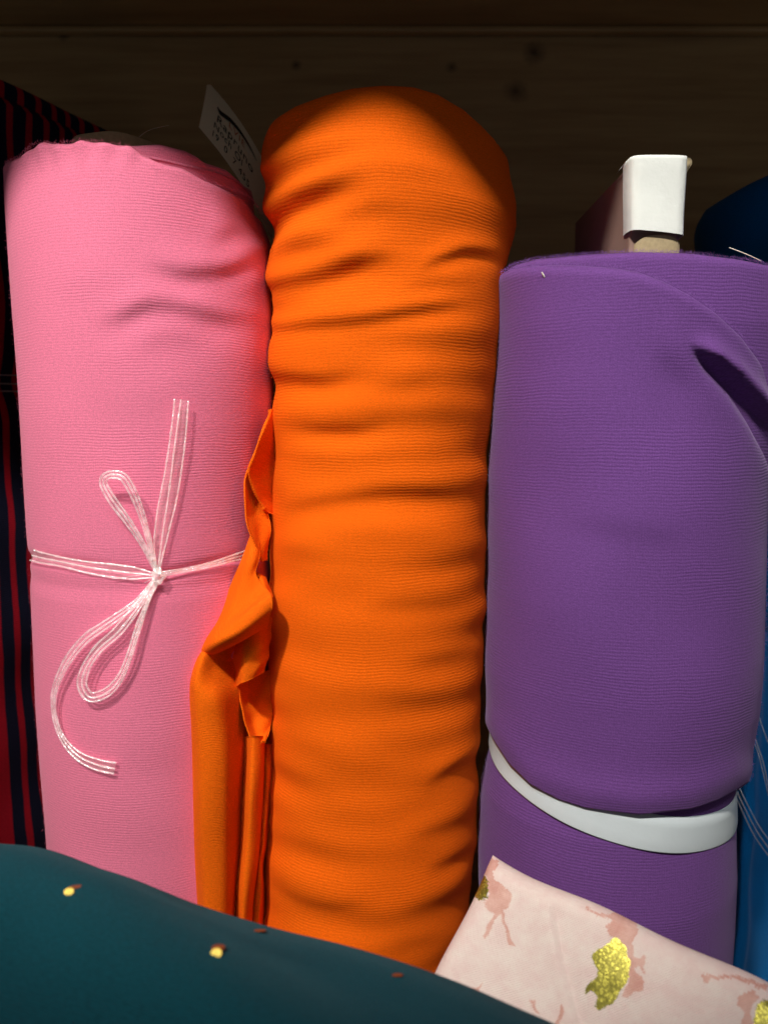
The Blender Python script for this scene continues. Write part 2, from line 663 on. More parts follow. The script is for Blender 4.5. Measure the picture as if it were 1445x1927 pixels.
def sheet(name, ctrl, mat, parent, nr=60, nc=40, thick=0.0009, seed=0, amp=0.00022, rot_uv=0.0, edge_wave=0.0):
    """cloth through a net of control points (px, py, depth), given a real thickness"""
    G = np.array([[at(*c) for c in row] for row in ctrl])
    cols = np.stack([catmull(G[:, j], nr) for j in range(G.shape[1])], 1)
    S = np.stack([catmull(cols[i], nc) for i in range(nr)])
    du = np.gradient(S, axis=1)
    dv = np.gradient(S, axis=0)
    N = np.cross(dv, du)
    N /= np.linalg.norm(N, axis=-1, keepdims=True) + 1e-12
    flip = np.sign((N * -S).sum(-1).mean())
    N *= flip
    r = np.random.default_rng(seed)
    ii, jj = np.meshgrid(np.linspace(0, 1, nr), np.linspace(0, 1, nc), indexing='ij')
    d = np.zeros_like(ii)
    for _ in range(10):
        d += np.sin(r.uniform(4, 20) * ii + r.uniform(2, 10) * jj + r.uniform(0, 6))
    S = S + N * (amp * d / 2.8)[..., None]
    if edge_wave:
        e = edge_wave * (np.sin(31 * jj) + 0.6 * np.sin(67 * jj + 1)) * sstep(0.9, 1.0, ii)
        S = S + (dv / (np.linalg.norm(dv, axis=-1, keepdims=True) + 1e-12)) * e[..., None]
    L = np.concatenate([np.zeros((nr, 1)), np.cumsum(np.linalg.norm(np.diff(S, axis=1), axis=-1), 1)], 1)
    H = np.concatenate([np.zeros((1, nc)), np.cumsum(np.linalg.norm(np.diff(S, axis=0), axis=-1), 0)], 0)
    ca, sa = math.cos(rot_uv), math.sin(rot_uv)
    UV = np.stack([ca * L - sa * H, sa * L + ca * H], -1)
    A, B = S + N * thick / 2, S - N * thick / 2
    V = np.concatenate([A.reshape(-1, 3), B.reshape(-1, 3)])
    UV = np.concatenate([UV.reshape(-1, 2)] * 2)
    f1 = grid_faces(nr, nc)
    off = nr * nc
    f2 = f1[:, ::-1] + off
    ring = ([(0, j) for j in range(nc)] + [(i, nc - 1) for i in range(1, nr)]
            + [(nr - 1, j) for j in range(nc - 2, -1, -1)] + [(i, 0) for i in range(nr - 2, 0, -1)])
    idx = [i * nc + j for i, j in ring]
    side = [[idx[k], idx[(k + 1) % len(idx)], idx[(k + 1) % len(idx)] + off, idx[k] + off] for k in range(len(idx))]
    return obj(name, V, f1.tolist() + f2.tolist() + side, mat, parent, UV)


def fuzz(name, points, normals, mat, parent, n, length=(0.0008, 0.0022), width=0.00005, seed=3):
    """loose fibre ends standing off the cloth"""
    r = np.random.default_rng(seed)
    k = r.integers(0, len(points), n)
    p, nn = points[k], normals[k]
    p = p + r.normal(0, 0.0004, p.shape)
    dirs = nn + r.normal(0, 0.75, p.shape)
    dirs /= np.linalg.norm(dirs, axis=1, keepdims=True)
    L = r.uniform(*length, n)[:, None]
    side = np.cross(dirs, p / np.linalg.norm(p, axis=1, keepdims=True))
    side /= np.linalg.norm(side, axis=1, keepdims=True) + 1e-9
    mid = p + dirs * L * 0.55 + r.normal(0, 0.00015, p.shape)
    tip = mid + (dirs + r.normal(0, 0.6, p.shape)) * L * 0.45
    V = np.stack([p - side * width, p + side * width, mid + side * width * 0.7, mid - side * width * 0.7, tip], 1)
    base = np.arange(n)[:, None] * 5
    quads = (base + np.array([[0, 1, 2, 3]])).tolist()
    tris = (base + np.array([[3, 2, 4]])).tolist()
    o = obj(name, V.reshape(-1, 3), quads + tris, mat, parent, smooth=False)
    o['kind'] = 'stuff'
    return o


def edge_fuzz(source, mat, parent, n, extra=None, seed=5, length=(0.0006, 0.0016)):
    """fibres where the cloth turns away from the eye and along its rim"""
    me = source.data
    k = len(me.vertices)
    P, Nn = np.zeros(k * 3), np.zeros(k * 3)
    me.vertices.foreach_get('co', P)
    me.vertices.foreach_get('normal', Nn)
    P, Nn = P.reshape(-1, 3), Nn.reshape(-1, 3)
    v = -P / np.linalg.norm(P, axis=1, keepdims=True)
    nv = (Nn * v).sum(1)
    ok = (np.abs(nv) < 0.13) & (P[:, 1] < .5)
    pts, nrm_ = P[ok], Nn[ok]
    if extra is not None:
        pts, nrm_ = np.concatenate([pts[::2]] + [extra[0]] * 12), np.concatenate([nrm_[::2]] + [extra[1]] * 12)
    return fuzz('fibre_fuzz', pts, nrm_, mat, parent, n, seed=seed, length=length)


def box(name, lo, hi, mat, parent, bevel=0.002):
    import bmesh
    bm = bmesh.new()
    bmesh.ops.create_cube(bm, size=1)
    lo, hi = np.array(lo), np.array(hi)
    for v in bm.verts:
        v.co = Vector((lo + hi) / 2 + np.array(v.co) * (hi - lo))
    bmesh.ops.bevel(bm, geom=bm.edges[:], offset=bevel, segments=2, affect='EDGES', profile=0.5)
    me = bpy.data.meshes.new(name)
    bm.to_mesh(me)
    bm.free()
    me.materials.append(MATS[mat])
    o = bpy.data.objects.new(name, me)
    C.objects.link(o)
    if parent:
        o.parent = parent
        o.matrix_parent_inverse = Matrix.Translation(-parent.location)
    return o


# ------------------------------------------------------------------ the shelf
YW = 0.76
ZT = float(at(722, 58, YW)[2])
kn = []
for px, py, r in ((1005, 100, .006), (970, 172, .006), (850, 127, .003), (558, 122, .003), (1120, 60, .003), (120, 62, .004)):
    p = at(px, py, YW)
    kn.append((*p, r))
pine('pine_back', kn)
pine('pine_board', [])
shelf = thing('wooden_shelf', 'dark pine shelf compartment behind and above the fabric rolls', 'shelf', (0, YW, FLOOR))
box('back_panel', (-0.75, YW, FLOOR - 0.03), (0.75, YW + 0.018, ZT + 0.03), 'pine_back', shelf)
box('top_board', (-0.75, 0.203, ZT), (0.75, YW - 0.003, ZT + 0.026), 'pine_board', shelf)
box('bottom_board', (-0.75, 0.02, FLOOR - 0.026), (0.75, YW - 0.003, FLOOR), 'pine_board', shelf)
box('cover_strip', (-0.75, YW - 0.012, ZT - 0.006), (0.75, YW - 0.003, ZT - 0.0005), 'pine_board', shelf)

# ------------------------------------------------------------------ orange roll
ro = Roll(0.472, [
    (100, 536, 936), (200, 526, 938), (230, 520, 946), (260, 510, 955), (300, 500, 966), (340, 493, 974), (380, 495, 980),
    (420, 503, 981), (440, 504, 976), (480, 502, 962), (510, 507, 952), (560, 509, 947), (600, 505, 943), (650, 506, 938), (700, 513, 935),
    (780, 514, 927), (860, 518, 919), (950, 514, 914), (1040, 506, 912), (1120, 507, 912), (1200, 506, 910), (1300, 504, 906),
    (1400, 504, 900), (1550, 500, 895), (1620, 496, 890), (1730, 492, 880), (1850, 490, 872), (1950, 490, 868)])
of = [
    ([(370, 352), (495, 332), (615, 294), (690, 270)], .0026, 10),
    ([(370, 432), (510, 415), (545, 384), (627, 348), (700, 330)], .0030, 10),
    ([(565, 408), (646, 405), (708, 388), (790, 382)], .0012, 9),
    ([(500, 470), (595, 456), (660, 452)], .0016, 10),
    ([(370, 552), (522, 538), (607, 518), (677, 491), (760, 478)], .0028, 9),
    ([(780, 510), (828, 484), (878, 470), (960, 474)], .0022, 6),
    ([(745, 538), (828, 530), (900, 530)], .0013, 7),
    ([(370, 590), (503, 619), (615, 608), (700, 600), (770, 585), (900, 571)], .0020, 7),
    ([(370, 575), (514, 578), (600, 560)], .0022, 9),
    ([(370, 690), (519, 708), (609, 718), (690, 700)], .0026, 9),
    ([(690, 736), (771, 724), (830, 716)], .0010, 9),
    ([(520, 800), (598, 809), (681, 809), (740, 797)], .0022, 7),
    ([(500, 860), (640, 862), (780, 850)], .0007, 10),
    ([(500, 968), (529, 959), (591, 945), (668, 935), (730, 925), (900, 931)], .0019, 8),
    ([(370, 985), (512, 985), (580, 975)], .0018, 10),
    ([(470, 1030), (522, 1038), (633, 1052), (737, 1063), (930, 1060)], .0018, 11),
    ([(640, 1142), (771, 1139), (940, 1134)], .0019, 10),
    ([(540, 1118), (640, 1130), (700, 1130)], .0009, 12),
    ([(750, 1248), (830, 1240), (930, 1215)], .0018, 9),
    ([(560, 1285), (702, 1300), (800, 1318), (900, 1290)], .0011, 11),
    ([(560, 1440), (680, 1448), (790, 1442)], .0008, 10),
    ([(795, 1475), (851, 1442), (935, 1395)], .0026, 7),
    ([(700, 1528), (800, 1515), (910, 1478)], .0012, 10),
    ([(750, 1580), (834, 1556), (930, 1520)], .0018, 8),
    ([(795, 1640), (851, 1619), (935, 1572)], .0026, 7),
    ([(470, 1640), (515, 1664), (564, 1695), (623, 1705), (730, 1698)], .0026, 9),
    ([(740, 1716), (823, 1698), (930, 1650)], .0018, 9),
    ([(690, 1783), (771, 1773), (880, 1760)], .0016, 9),
]
orange = thing('fabric_roll', 'tall bright orange jersey roll with rumpled folds in the middle', 'fabric roll', (ro.cx(-0.3), ro.yc, FLOOR),
               'rolls of fabric standing on the shelf')
orim = [(490, 250), (510, 236), (522, 222), (560, 197), (610, 178), (660, 165), (720, 157), (780, 153), (830, 159), (880, 178),
        (915, 203), (940, 228), (960, 262), (990, 320)]
def orange_extra(TH, Z, base):
    r = np.random.default_rng(77)
    out = np.zeros_like(Z)
    for _ in range(9):
        f = r.uniform(150, 330)
        k = r.uniform(-2.2, 2.2)
        m = 0.5 + 0.5 * np.sin(r.integers(1, 3) * TH + r.uniform(0, 6.28) + r.uniform(8, 25) * Z)
        out += 0.00030 * m * np.sin(f * Z + k * TH + 1.2 * np.sin(r.uniform(1, 2.5) * TH + r.uniform(0, 6)))
    return out


of = [(p, a * (1.25 if p[0][0] == 370 else 0.72 if p[0][1] > 1200 else 0.9), w) for p, a, w in of]
oo_, _, _, _ = build_wrap('outer_wrap', ro, orange, 'orange_jersey', rim=orim, folds=of, nth=460, nz=460, amp=0.0007, seed=11, extra=orange_extra,
           yshift=lambda T, Z: .024 * sstep(-.25, 1.25, T) * (1 - sstep(1.9, 2.9, T)) * sstep(.055, .14, Z), rim_curl=0.0035)
roll_end('wound_layers', ro, float(at(722, 175, .43)[2]) - .016, 'orange_jersey', orange, r0=0.019, rmax=.044)

# the loose end of the orange cloth hanging between the pink and the orange roll
sheet('loose_end', [
    [(506, 770, .455), (511, 770, .452), (515, 770, .456), (522, 772, .464)],
    [(500, 815, .448), (494, 812, .440), (506, 822, .447), (524, 822, .462)],
    [(485, 860, .446), (478, 856, .437), (496, 862, .448), (525, 862, .462)],
    [(478, 890, .446), (468, 886, .436), (490, 896, .449), (524, 898, .462)],
    [(484, 915, .448), (476, 918, .440), (494, 926, .450), (520, 930, .461)],
    [(500, 955, .449), (496, 958, .445), (504, 964, .450), (515, 970, .459)],
], 'orange_jersey', orange, 70, 40, seed=3)
sheet('loose_end', [
    [(470, 872, .449), (476, 880, .452), (484, 890, .456)],
    [(461, 905, .438), (472, 925, .448), (486, 935, .455)],
    [(461, 950, .435), (478, 960, .446), (502, 962, .453)],
    [(468, 995, .433), (486, 1000, .442), (509, 990, .450)],
    [(482, 1030, .434), (492, 1030, .440), (505, 1025, .447)],
    [(492, 1056, .437), (496, 1056, .440), (502, 1054, .446)],
], 'orange_reverse', orange, 60, 30, seed=4)
sheet('loose_end', [
    [(474, 1004, .440), (479, 1010, .438), (484, 1018, .438), (489, 1024, .440)],
    [(456, 1052, .437), (468, 1054, .430), (478, 1054, .430), (489, 1048, .434)],
    [(438, 1096, .436), (455, 1098, .427), (468, 1092, .427), (481, 1078, .430)],
    [(418, 1143, .434), (438, 1138, .424), (462, 1124, .424), (494, 1101, .427)],
    [(400, 1183, .432), (422, 1170, .421), (455, 1150, .419), (506, 1112, .421)],
    [(384, 1210, .428), (410, 1192, .413), (450, 1168, .411), (512, 1122, .415)],
    [(377, 1228, .426), (408, 1208, .409), (452, 1186, .408), (513, 1142, .414)],
    [(386, 1236, .428), (412, 1222, .413), (455, 1200, .412), (508, 1164, .418)],
    [(396, 1234, .432), (420, 1224, .420), (458, 1204, .419), (503, 1176, .424)],
], 'orange_jersey', orange, 110, 60, seed=5, rot_uv=-0.55)
sheet('loose_end', [
    [(468, 1070, .444), (486, 1078, .437), (498, 1086, .440)],
    [(479, 1082, .436), (496, 1096, .432), (507, 1106, .438)],
    [(487, 1102, .433), (502, 1116, .428), (514, 1124, .436)],
], 'orange_reverse', orange, 24, 24, seed=6, amp=.0002)
sheet('hanging_panel', [
    [(392, 1196, .436), (404, 1204, .430), (428, 1204, .432), (455, 1196, .440), (480, 1196, .448)],
    [(367, 1238, .428), (382, 1236, .418), (412, 1240, .428), (448, 1236, .440), (482, 1236, .450)],
    [(355, 1278, .425), (370, 1282, .412), (400, 1280, .418), (442, 1276, .434), (478, 1276, .450)],
    [(353, 1310, .424), (372, 1314, .4105), (404, 1312, .412), (440, 1306, .430), (474, 1306, .450)],
    [(356, 1360, .424), (378, 1362, .410), (412, 1362, .412), (444, 1360, .430), (470, 1360, .450)],
    [(361, 1450, .424), (384, 1450, .409), (420, 1450, .411), (450, 1450, .431), (468, 1450, .450)],
    [(367, 1600, .424), (386, 1600, .409), (420, 1600, .411), (444, 1600, .430), (460, 1600, .450)],
    [(372, 1740, .424), (388, 1740, .409), (416, 1740, .411), (438, 1740, .430), (452, 1740, .450)],
    [(376, 1960, .424), (390, 1960, .409), (416, 1960, .411), (434, 1960, .430), (446, 1960, .450)],
], 'orange_reverse', orange, 160, 70, seed=8, amp=.0005)
sheet('turned_flap', [
    [(440, 1176, .436), (460, 1176, .429), (486, 1168, .430), (512, 1160, .440)],
    [(442, 1215, .434), (462, 1212, .424), (488, 1206, .426), (509, 1198, .438)],
    [(442, 1252, .433), (462, 1248, .422), (486, 1240, .425), (505, 1232, .436)],
    [(445, 1292, .434), (458, 1284, .423), (476, 1276, .424), (497, 1266, .434)],
], 'orange_reverse', orange, 50, 40, seed=9, amp=.0003)
sheet('turned_flap', [
    [(446, 1280, .436), (466, 1276, .444), (490, 1266, .447), (512, 1260, .450)],
    [(451, 1310, .434), (470, 1312, .444), (492, 1310, .447), (512, 1306, .451)],
    [(459, 1345, .432), (474, 1348, .442), (494, 1348, .445), (511, 1346, .450)],
    [(466, 1375, .431), (480, 1380, .438), (495, 1380, .440), (509, 1368, .446)],
    [(472, 1386, .430), (486, 1396, .432), (498, 1396, .434), (507, 1376, .440)],
], 'orange_reverse', orange, 60, 40, seed=10, amp=.0003, edge_wave=.0006)
sheet('pleat', [
    [(440, 1385, .449), (456, 1385, .447), (466, 1385, .437), (476, 1385, .429), (490, 1385, .433), (497, 1385, .446)],
    [(438, 1480, .449), (454, 1480, .446), (462, 1480, .433), (474, 1480, .424), (488, 1480, .429), (494, 1480, .444)],
    [(432, 1600, .449), (448, 1600, .446), (454, 1600, .431), (467, 1600, .422), (480, 1600, .427), (487, 1600, .444)],
    [(428, 1740, .449), (440, 1740, .446), (444, 1740, .431), (457, 1740, .420), (470, 1740, .426), (477, 1740, .444)],
    [(420, 1960, .449), (434, 1960, .446), (438, 1960, .431), (450, 1960, .420), (462, 1960, .426), (470, 1960, .444)],
], 'orange_reverse', orange, 80, 50, seed=12, amp=.0004)
sheet('pleat', [
    [(486, 1400, .453), (496, 1400, .449), (504, 1400, .447), (514, 1400, .455)],
    [(484, 1500, .452), (494, 1500, .447), (502, 1500, .445), (510, 1500, .453)],
    [(478, 1590, .451), (486, 1590, .443), (495, 1590, .436), (502, 1590, .449)],
    [(474, 1625, .450), (482, 1625, .437), (489, 1625, .434), (496, 1625, .447)],
    [(470, 1680, .450), (479, 1680, .436), (489, 1680, .433), (497, 1680, .447)],
    [(464, 1760, .450), (474, 1760, .436), (484, 1760, .433), (492, 1760, .447)],
    [(458, 1960, .450), (468, 1960, .436), (478, 1960, .433), (488, 1960, .447)],
], 'orange_reverse', orange, 80, 36, seed=13, amp=.0004)

# ------------------------------------------------------------------ pink roll
rp = Roll(0.48, [
    (250, 12, 500), (306, 9, 500), (400, 12, 506), (500, 18, 512), (600, 23, 516), (700, 29, 516), (800, 35, 516), (900, 42, 514),
    (1000, 50, 512), (1040, 55, 510), (1066, 59, 508), (1090, 57, 510), (1200, 63, 512), (1300, 68, 512), (1400, 75, 512), (1500, 82, 510),
    (1600, 88, 508), (1700, 92, 506), (1950, 104, 500)])
pf = [
    ([(255, 496), (300, 505), (349, 517), (426, 511), (520, 470)], .0030, 8),
    ([(160, 612), (233, 596), (271, 574), (329, 575), (407, 600), (500, 604)], .0024, 8),
    ([(230, 655), (310, 635), (420, 640)], .0011, 10),
    ([(340, 560), (420, 552), (520, 540)], .0016, 12),
    ([(60, 540), (160, 545), (260, 535)], .0006, 14),
    ([(120, 760), (250, 770), (400, 755)], .0005, 16),
    ([(380, 450), (440, 438), (520, 430)], .0022, 10),
    ([(180, 1440), (300, 1425), (400, 1440)], .0006, 16),
    ([(100, 1560), (250, 1580), (400, 1570)], .0006, 18),
]
prim = [(5, 312), (12, 304), (24, 299), (45, 284), (60, 271), (78, 265), (110, 269), (150, 262), (200, 267), (245, 274),
        (270, 291), (300, 305), (349, 316), (388, 338), (430, 354), (466, 366), (475, 372), (520, 430)]
pirim = [(5, 350), (60, 305), (110, 290), (200, 282), (245, 272), (302, 270), (349, 282), (372, 293), (388, 305), (405, 310), (430, 318), (460, 345), (520, 420)]
pink = thing('fabric_roll', 'pink jersey roll tied with a clear string bow', 'fabric roll', (rp.cx(-0.3), rp.yc, FLOOR),
             'rolls of fabric standing on the shelf')


def pink_extra(TH, Z, base):
    px, py = project(base)
    d = np.zeros_like(Z)
    # the string pulls the cloth in
    ty = np.interp(px, [50, 298, 480], [1048, 1084, 1045])
    d -= 0.0020 * np.exp(-((py - ty) / 10) ** 2)
    # outer layer slumps away at the upper right
    d -= 0.006 * sstep(400, 500, px) * (1 - sstep(400, 470, py))
    # ragged cut rim
    d += 0.0009 * np.sin(TH * 37) * (1 - sstep(262, 330, py))
    return d


pf = [(p, a * .72, w * 1.1) for p, a, w in pf]
po, pth, pzt, _ = build_wrap('outer_wrap', rp, pink, 'pink_jersey', rim=prim, folds=pf, nth=440, nz=420, seed=21, amp=.0007,
                             extra=pink_extra, rim_curl=0.003)
build_wrap('inner_wrap', rp, pink, 'pink_jersey', rim=pirim, zbot=0.02, nth=220, nz=90, seed=22, inset=0.009, rim_curl=0.004)
roll_end('wound_layers', rp, float(at(300, 300, .46)[2]), 'pink_jersey', pink, r0=0.026, rmax=.064, dz=-0.012)
# cardboard tube, its end just over the rim
th = np.linspace(0, 2 * math.pi, 64, endpoint=False)
zc = float(at(230, 247, .446)[2])
ccx, ccy = at(216, 258, .466)[0], .469
prof = [(0.0235, zc - 0.10), (0.0235, zc - 0.0008), (0.0228, zc), (0.0205, zc), (0.0198, zc - 0.0008), (0.0198, zc - 0.10)]
V = np.stack([np.stack([ccx + r * np.sin(th), ccy - r * np.cos(th), np.full(64, z) + (r > .02) * .0004 * np.sin(5 * th)], -1) for r, z in prof])
obj('cardboard_core', V.reshape(-1, 3), grid_faces(len(prof), 64, True), 'cardboard', pink)
# fibres along rim and left flank
tt = np.linspace(-1.5, 1.5, 400)
zr = rp.rim_z(tt, prim)
Pn = np.stack([np.sin(tt) * .3, -np.cos(tt) * .3, np.ones_like(tt)], -1)
rimP = rp.point(tt, zr, -.001)
edge_fuzz(po, 'fuzz_pink', pink, 2400, (rimP, Pn), seed=5, length=(.0004, .0012))

# ------------------------------------------------------------------ purple roll
ru = Roll(0.456, [
    (420, 930, 1490), (470, 930, 1486), (520, 930, 1480), (600, 930, 1468), (700, 928, 1456), (800, 925, 1448), (900, 919, 1444), (1000, 915, 1442),
    (1100, 912, 1441), (1200, 912, 1440), (1250, 912, 1437), (1300, 914, 1432), (1350, 914, 1423), (1400, 915, 1413), (1440, 916, 1402), (1470, 918, 1391),
    (1500, 920, 1380), (1560, 924, 1370)])
ru_in = Roll(0.478, [(420, 936, 1530), (500, 934, 1530), (640, 932, 1524), (760, 932, 1500), (900, 930, 1450), (1000, 930, 1420)])
ru_lo = Roll(0.4565, [(1300, 930, 1382), (1400, 924, 1383), (1440, 912, 1384), (1475, 904, 1385), (1520, 901, 1386), (1600, 899, 1390), (1700, 902, 1386), (1820, 902, 1378), (1960, 902, 1368)])
purple = thing('fabric_roll', 'thick purple jersey roll held by a white band', 'fabric roll', (ru_lo.cx(-0.3), ru_lo.yc, FLOOR),
               'rolls of fabric standing on the shelf')
uf = [
    ([(1030, 980), (1130, 990), (1250, 1012), (1330, 1000)], .0007, 12),
    ([(930, 640), (1040, 640), (1150, 620)], .0006, 20),
    ([(1220, 668), (1262, 684), (1320, 730)], .0016, 16),
    ([(930, 860), (1000, 850), (1100, 880)], .0006, 24),
]


def purple_extra(TH, Z, base):
    px, py = project(base)
    d = np.zeros_like(Z)
    # deep crease running down to the right under the folded-over corner
    f = np.interp(px, [1290, 1320, 1350, 1385, 1420, 1450, 1490], [646, 664, 684, 716, 762, 815, 910])
    s = (py - f) / (1 + np.clip((px - 1300) / 130, 0, 1.0))
    env = sstep(1292, 1350, px)
    d += 0.0072 * env * (-np.tanh(s / 7)) * np.exp(-(s / 24) ** 2)
    # roll of cloth pressed out above the band
    b = np.interp(px, [930, 1000, 1100, 1200, 1300, 1385], [1400, 1485, 1520, 1533, 1522, 1490])
    d += (0.0010 + .0012 * sstep(950, 1150, px)) * np.exp(-((py - b + 30) / 34) ** 2)
    return d


urim = [(915, 532), (930, 519), (945, 508), (980, 501), (1030, 497), (1080, 497), (1150, 501), (1200, 509), (1250, 527), (1300, 552), (1350, 585),
        (1400, 630), (1445, 690), (1490, 770)]
uirim = [(920, 522), (936, 512), (960, 498), (1000, 487), (1100, 477), (1200, 472), (1300, 475), (1400, 487), (1470, 500), (1540, 520)]
ubot = [(900, 1325), (918, 1363), (930, 1386), (960, 1435), (1000, 1474), (1050, 1502), (1100, 1518), (1200, 1531), (1300, 1520), (1350, 1505), (1385, 1486), (1420, 1456)]
tuck = [(0.0010, -0.0008), (0.0025, -0.0010), (0.0045, -0.0004), (0.0065, 0.0012), (0.009, 0.0045)]
uo, _, _, _ = build_wrap('outer_wrap', ru, purple, 'purple_jersey', rim=urim, bottom=ubot, folds=uf, nth=440, nz=380, seed=31, amp=.0008,
           extra=purple_extra, rim_curl=0.006, tuck=tuck)
build_wrap('inner_wrap', ru_in, purple, 'purple_jersey', rim=uirim, zbot=-0.05, nth=240, nz=140, seed=32, amp=.0007, rim_curl=0.005)
build_wrap('lower_wrap', ru_lo, purple, 'purple_jersey', ztop=float(at(1200, 1440, .40)[2]), nth=300, nz=160, seed=33, amp=.0006)
roll_end('wound_layers', ru_in, float(at(1200, 482, .40)[2]), 'purple_jersey', purple, r0=0.03, dz=-0.008, rmax=.082)
# white band round the roll, tilted
A_, B_, C_ = at(940, 1420, .44), at(1195, 1557, .392), at(1384, 1492, .445)
nrm = np.cross(B_ - A_, C_ - A_)
nrm /= nrm[2]
tb = np.linspace(-math.pi, math.pi, 240, endpoint=False)
rows, uvb = [], []
for h, q in ((-.0062, .0), (-.0061, .0006), (-.0055, .0007), (0, .0007), (.006, .0006), (.012, .0006), (.0121, .0)):
    z = np.full_like(tb, -.2)
    for _ in range(8):
        P = ru_lo.point(tb, z, q)
        z = A_[2] - (nrm[0] * (P[:, 0] - A_[0]) + nrm[1] * (P[:, 1] - A_[1]))
    rows.append(ru_lo.point(tb, z + h, q + 0.0006 + .0002 * np.sin(9 * tb)))
obj('white_band', np.stack(rows).reshape(-1, 3), grid_faces(len(rows), 240, True), 'white_band', purple)

# board in the middle of the purple roll, its end wrapped in white paper
P1 = at(1180, 470, .412)
ybf, ybb = .412, .530
xl_f, xr_f = at(1186, 400, ybf)[0], at(1278, 400, ybf)[0]
zt_b = float(at(1190, 303, ybf)[2])
nrb, ncb = 26, 22


def board_outline(n=40):
    """plan of the board: flat faces, rounded narrow edges"""
    r = (xr_f - xl_f) / 2
    cxm = (xl_f + xr_f) / 2
    pts = []
    for k in range(n):
        a = math.pi * k / (n - 1)
        e = 0.45
        pts.append((cxm - r * math.copysign(abs(math.cos(a)) ** e, math.cos(a)), ybf + .004 * (1 - abs(math.sin(a)) ** e)))
    pts += [(xr_f + .0, ybf + .02), (xr_f, ybb), (xl_f, ybb), (xl_f, ybf + .02)]
    return pts


pl = board_outline()
zs_b = list(np.linspace(FLOOR + .03, zt_b - .004, 30)) + [zt_b - .0012]
V, fcs = [], []
nb = len(pl)
for i, z in enumerate(zs_b):
    for k, (x, y) in enumerate(pl):
        jag = .0008 * math.sin(y * 900) + .0006 * math.sin(y * 2300 + 1) if i == len(zs_b) - 1 else 0
        V.append((x, y, z + jag))
fcs = grid_faces(len(zs_b), nb, True).tolist() + [[(len(zs_b) - 1) * nb + k for k in range(nb)]]
board = obj('board_core', V, fcs, 'board_face', purple, smooth=False)
# rounded bare cardboard edge below the paper
rows = []
for z in np.linspace(zt_b - .10, float(at(1230, 446, ybf)[2]), 14):
    rr = (xr_f - xl_f) / 2 - .0008
    q = [(((xl_f + xr_f) / 2 + .001 - rr * math.cos(a)), ybf - .0006 - .0040 * math.sin(a) ** .7, z - .004 * (abs(math.cos(a)) ** 3)) for a in np.linspace(0.05, math.pi - .05, 24)]
    rows.append(q)
obj('cardboard_edge', np.array(rows).reshape(-1, 3), grid_faces(14, 24), 'cardboard', board)
# folded paper: front, both sides and top
zb_l, zb_r = float(at(1184, 436, ybf)[2]), float(at(1272, 448, ybf)[2])
prow = []
xs = [(xl_f - .0007, ybf + .010), (xl_f - .0012, ybf + .004), (xl_f - .0009, ybf - .0025), (xl_f + .0002, ybf - .0046)]
xs += [(xl_f + (xr_f - xl_f) * t, ybf - .0052 - .0008 * math.sin(math.pi * t)) for t in np.linspace(.12, .88, 14)]
xs += [(xr_f - .0002, ybf - .0046), (xr_f + .0011, ybf - .0025), (xr_f + .0016, ybf + .004), (xr_f + .0012, ybf + .010)]
for t in np.linspace(0, 1, 22):
    row = []
    for k, (x, y) in enumerate(xs):
        w = k / (len(xs) - 1)
        zb_ = zb_l + (zb_r - zb_l) * w
        z = zb_ + (zt_b + .001 - zb_) * t
        flare = .0009 * (1 - t) ** 3
        row.append((x + (w - .5) * .002 * t, y - flare - .0002 * math.sin(7 * t + 3 * w), z))
    prow.append(row)
top = [[(x * 1.0 + (w_ - .5) * .002, y + .003 * j, zt_b + .0010 - .0002 * j)
        for w_, (x, y) in zip(np.linspace(0, 1, len(xs)), xs)] for j in (1, 2, 4)]
prow += top
wrap_o = obj('paper_wrap', np.array(prow).reshape(-1, 3), grid_faces(len(prow), len(xs)), 'white_paper', board)
sheet('torn_corner', [
    [(1274, 297, .4085), (1286, 296, .409), (1298, 297, .410), (1301, 302, .411)],
    [(1274, 303, .4085), (1284, 304, .409), (1296, 306, .410), (1299, 310, .411)],
    [(1275, 312, .4085), (1282, 314, .409), (1290, 318, .410), (1292, 322, .411)],
    [(1276, 326, .4085), (1279, 330, .409), (1283, 334, .410), (1284, 336, .411)],
], 'cardboard', board, 16, 16, thick=.0005, amp=.0001)
tt = np.linspace(-1.5, 1.5, 500)
rimA, rimB = ru_in.point(tt, ru_in.rim_z(tt, uirim), -.0015), ru.point(tt, ru.rim_z(tt, urim), -.0015)
Pn = np.stack([np.sin(tt) * .35, -np.cos(tt) * .35, np.ones_like(tt)], -1)
edge_fuzz(uo, 'fuzz_purple', purple, 5000, (np.concatenate([rimA, rimA, rimB]), np.concatenate([Pn] * 3)), seed=6, length=(0.0005, 0.0015))
edge_fuzz(oo_, 'fuzz_orange', orange, 1500, seed=9, length=(.0004, .0010))

# ------------------------------------------------------------------ blue roll
rb = Roll(0.60, [(300, 1312, 1790), (420, 1308, 1790), (600, 1312, 1790), (1000, 1318, 1770), (1400, 1325, 1750), (1960, 1335, 1720)])
blue = thing('fabric_roll', 'royal blue jersey roll behind the right side of the purple roll', 'fabric roll', (rb.cx(-.3), rb.yc, FLOOR),
             'rolls of fabric standing on the shelf')
brim = [(1300, 420), (1312, 400), (1322, 388), (1345, 372), (1370, 357), (1400, 341), (1445, 322), (1500, 305), (1550, 300), (1650, 310), (1790, 400)]
build_wrap('outer_wrap', rb, blue, 'blue_jersey', rim=brim, nth=260, nz=220, seed=41, amp=.0012, rim_curl=.012,
           folds=[([(1330, 470), (1400, 450), (1480, 410)], .003, 14), ([(1380, 1560), (1410, 1500), (1460, 1440)], .003, 12)])
roll_end('wound_layers', rb, float(at(1500, 318, .53)[2]), 'blue_jersey', blue)
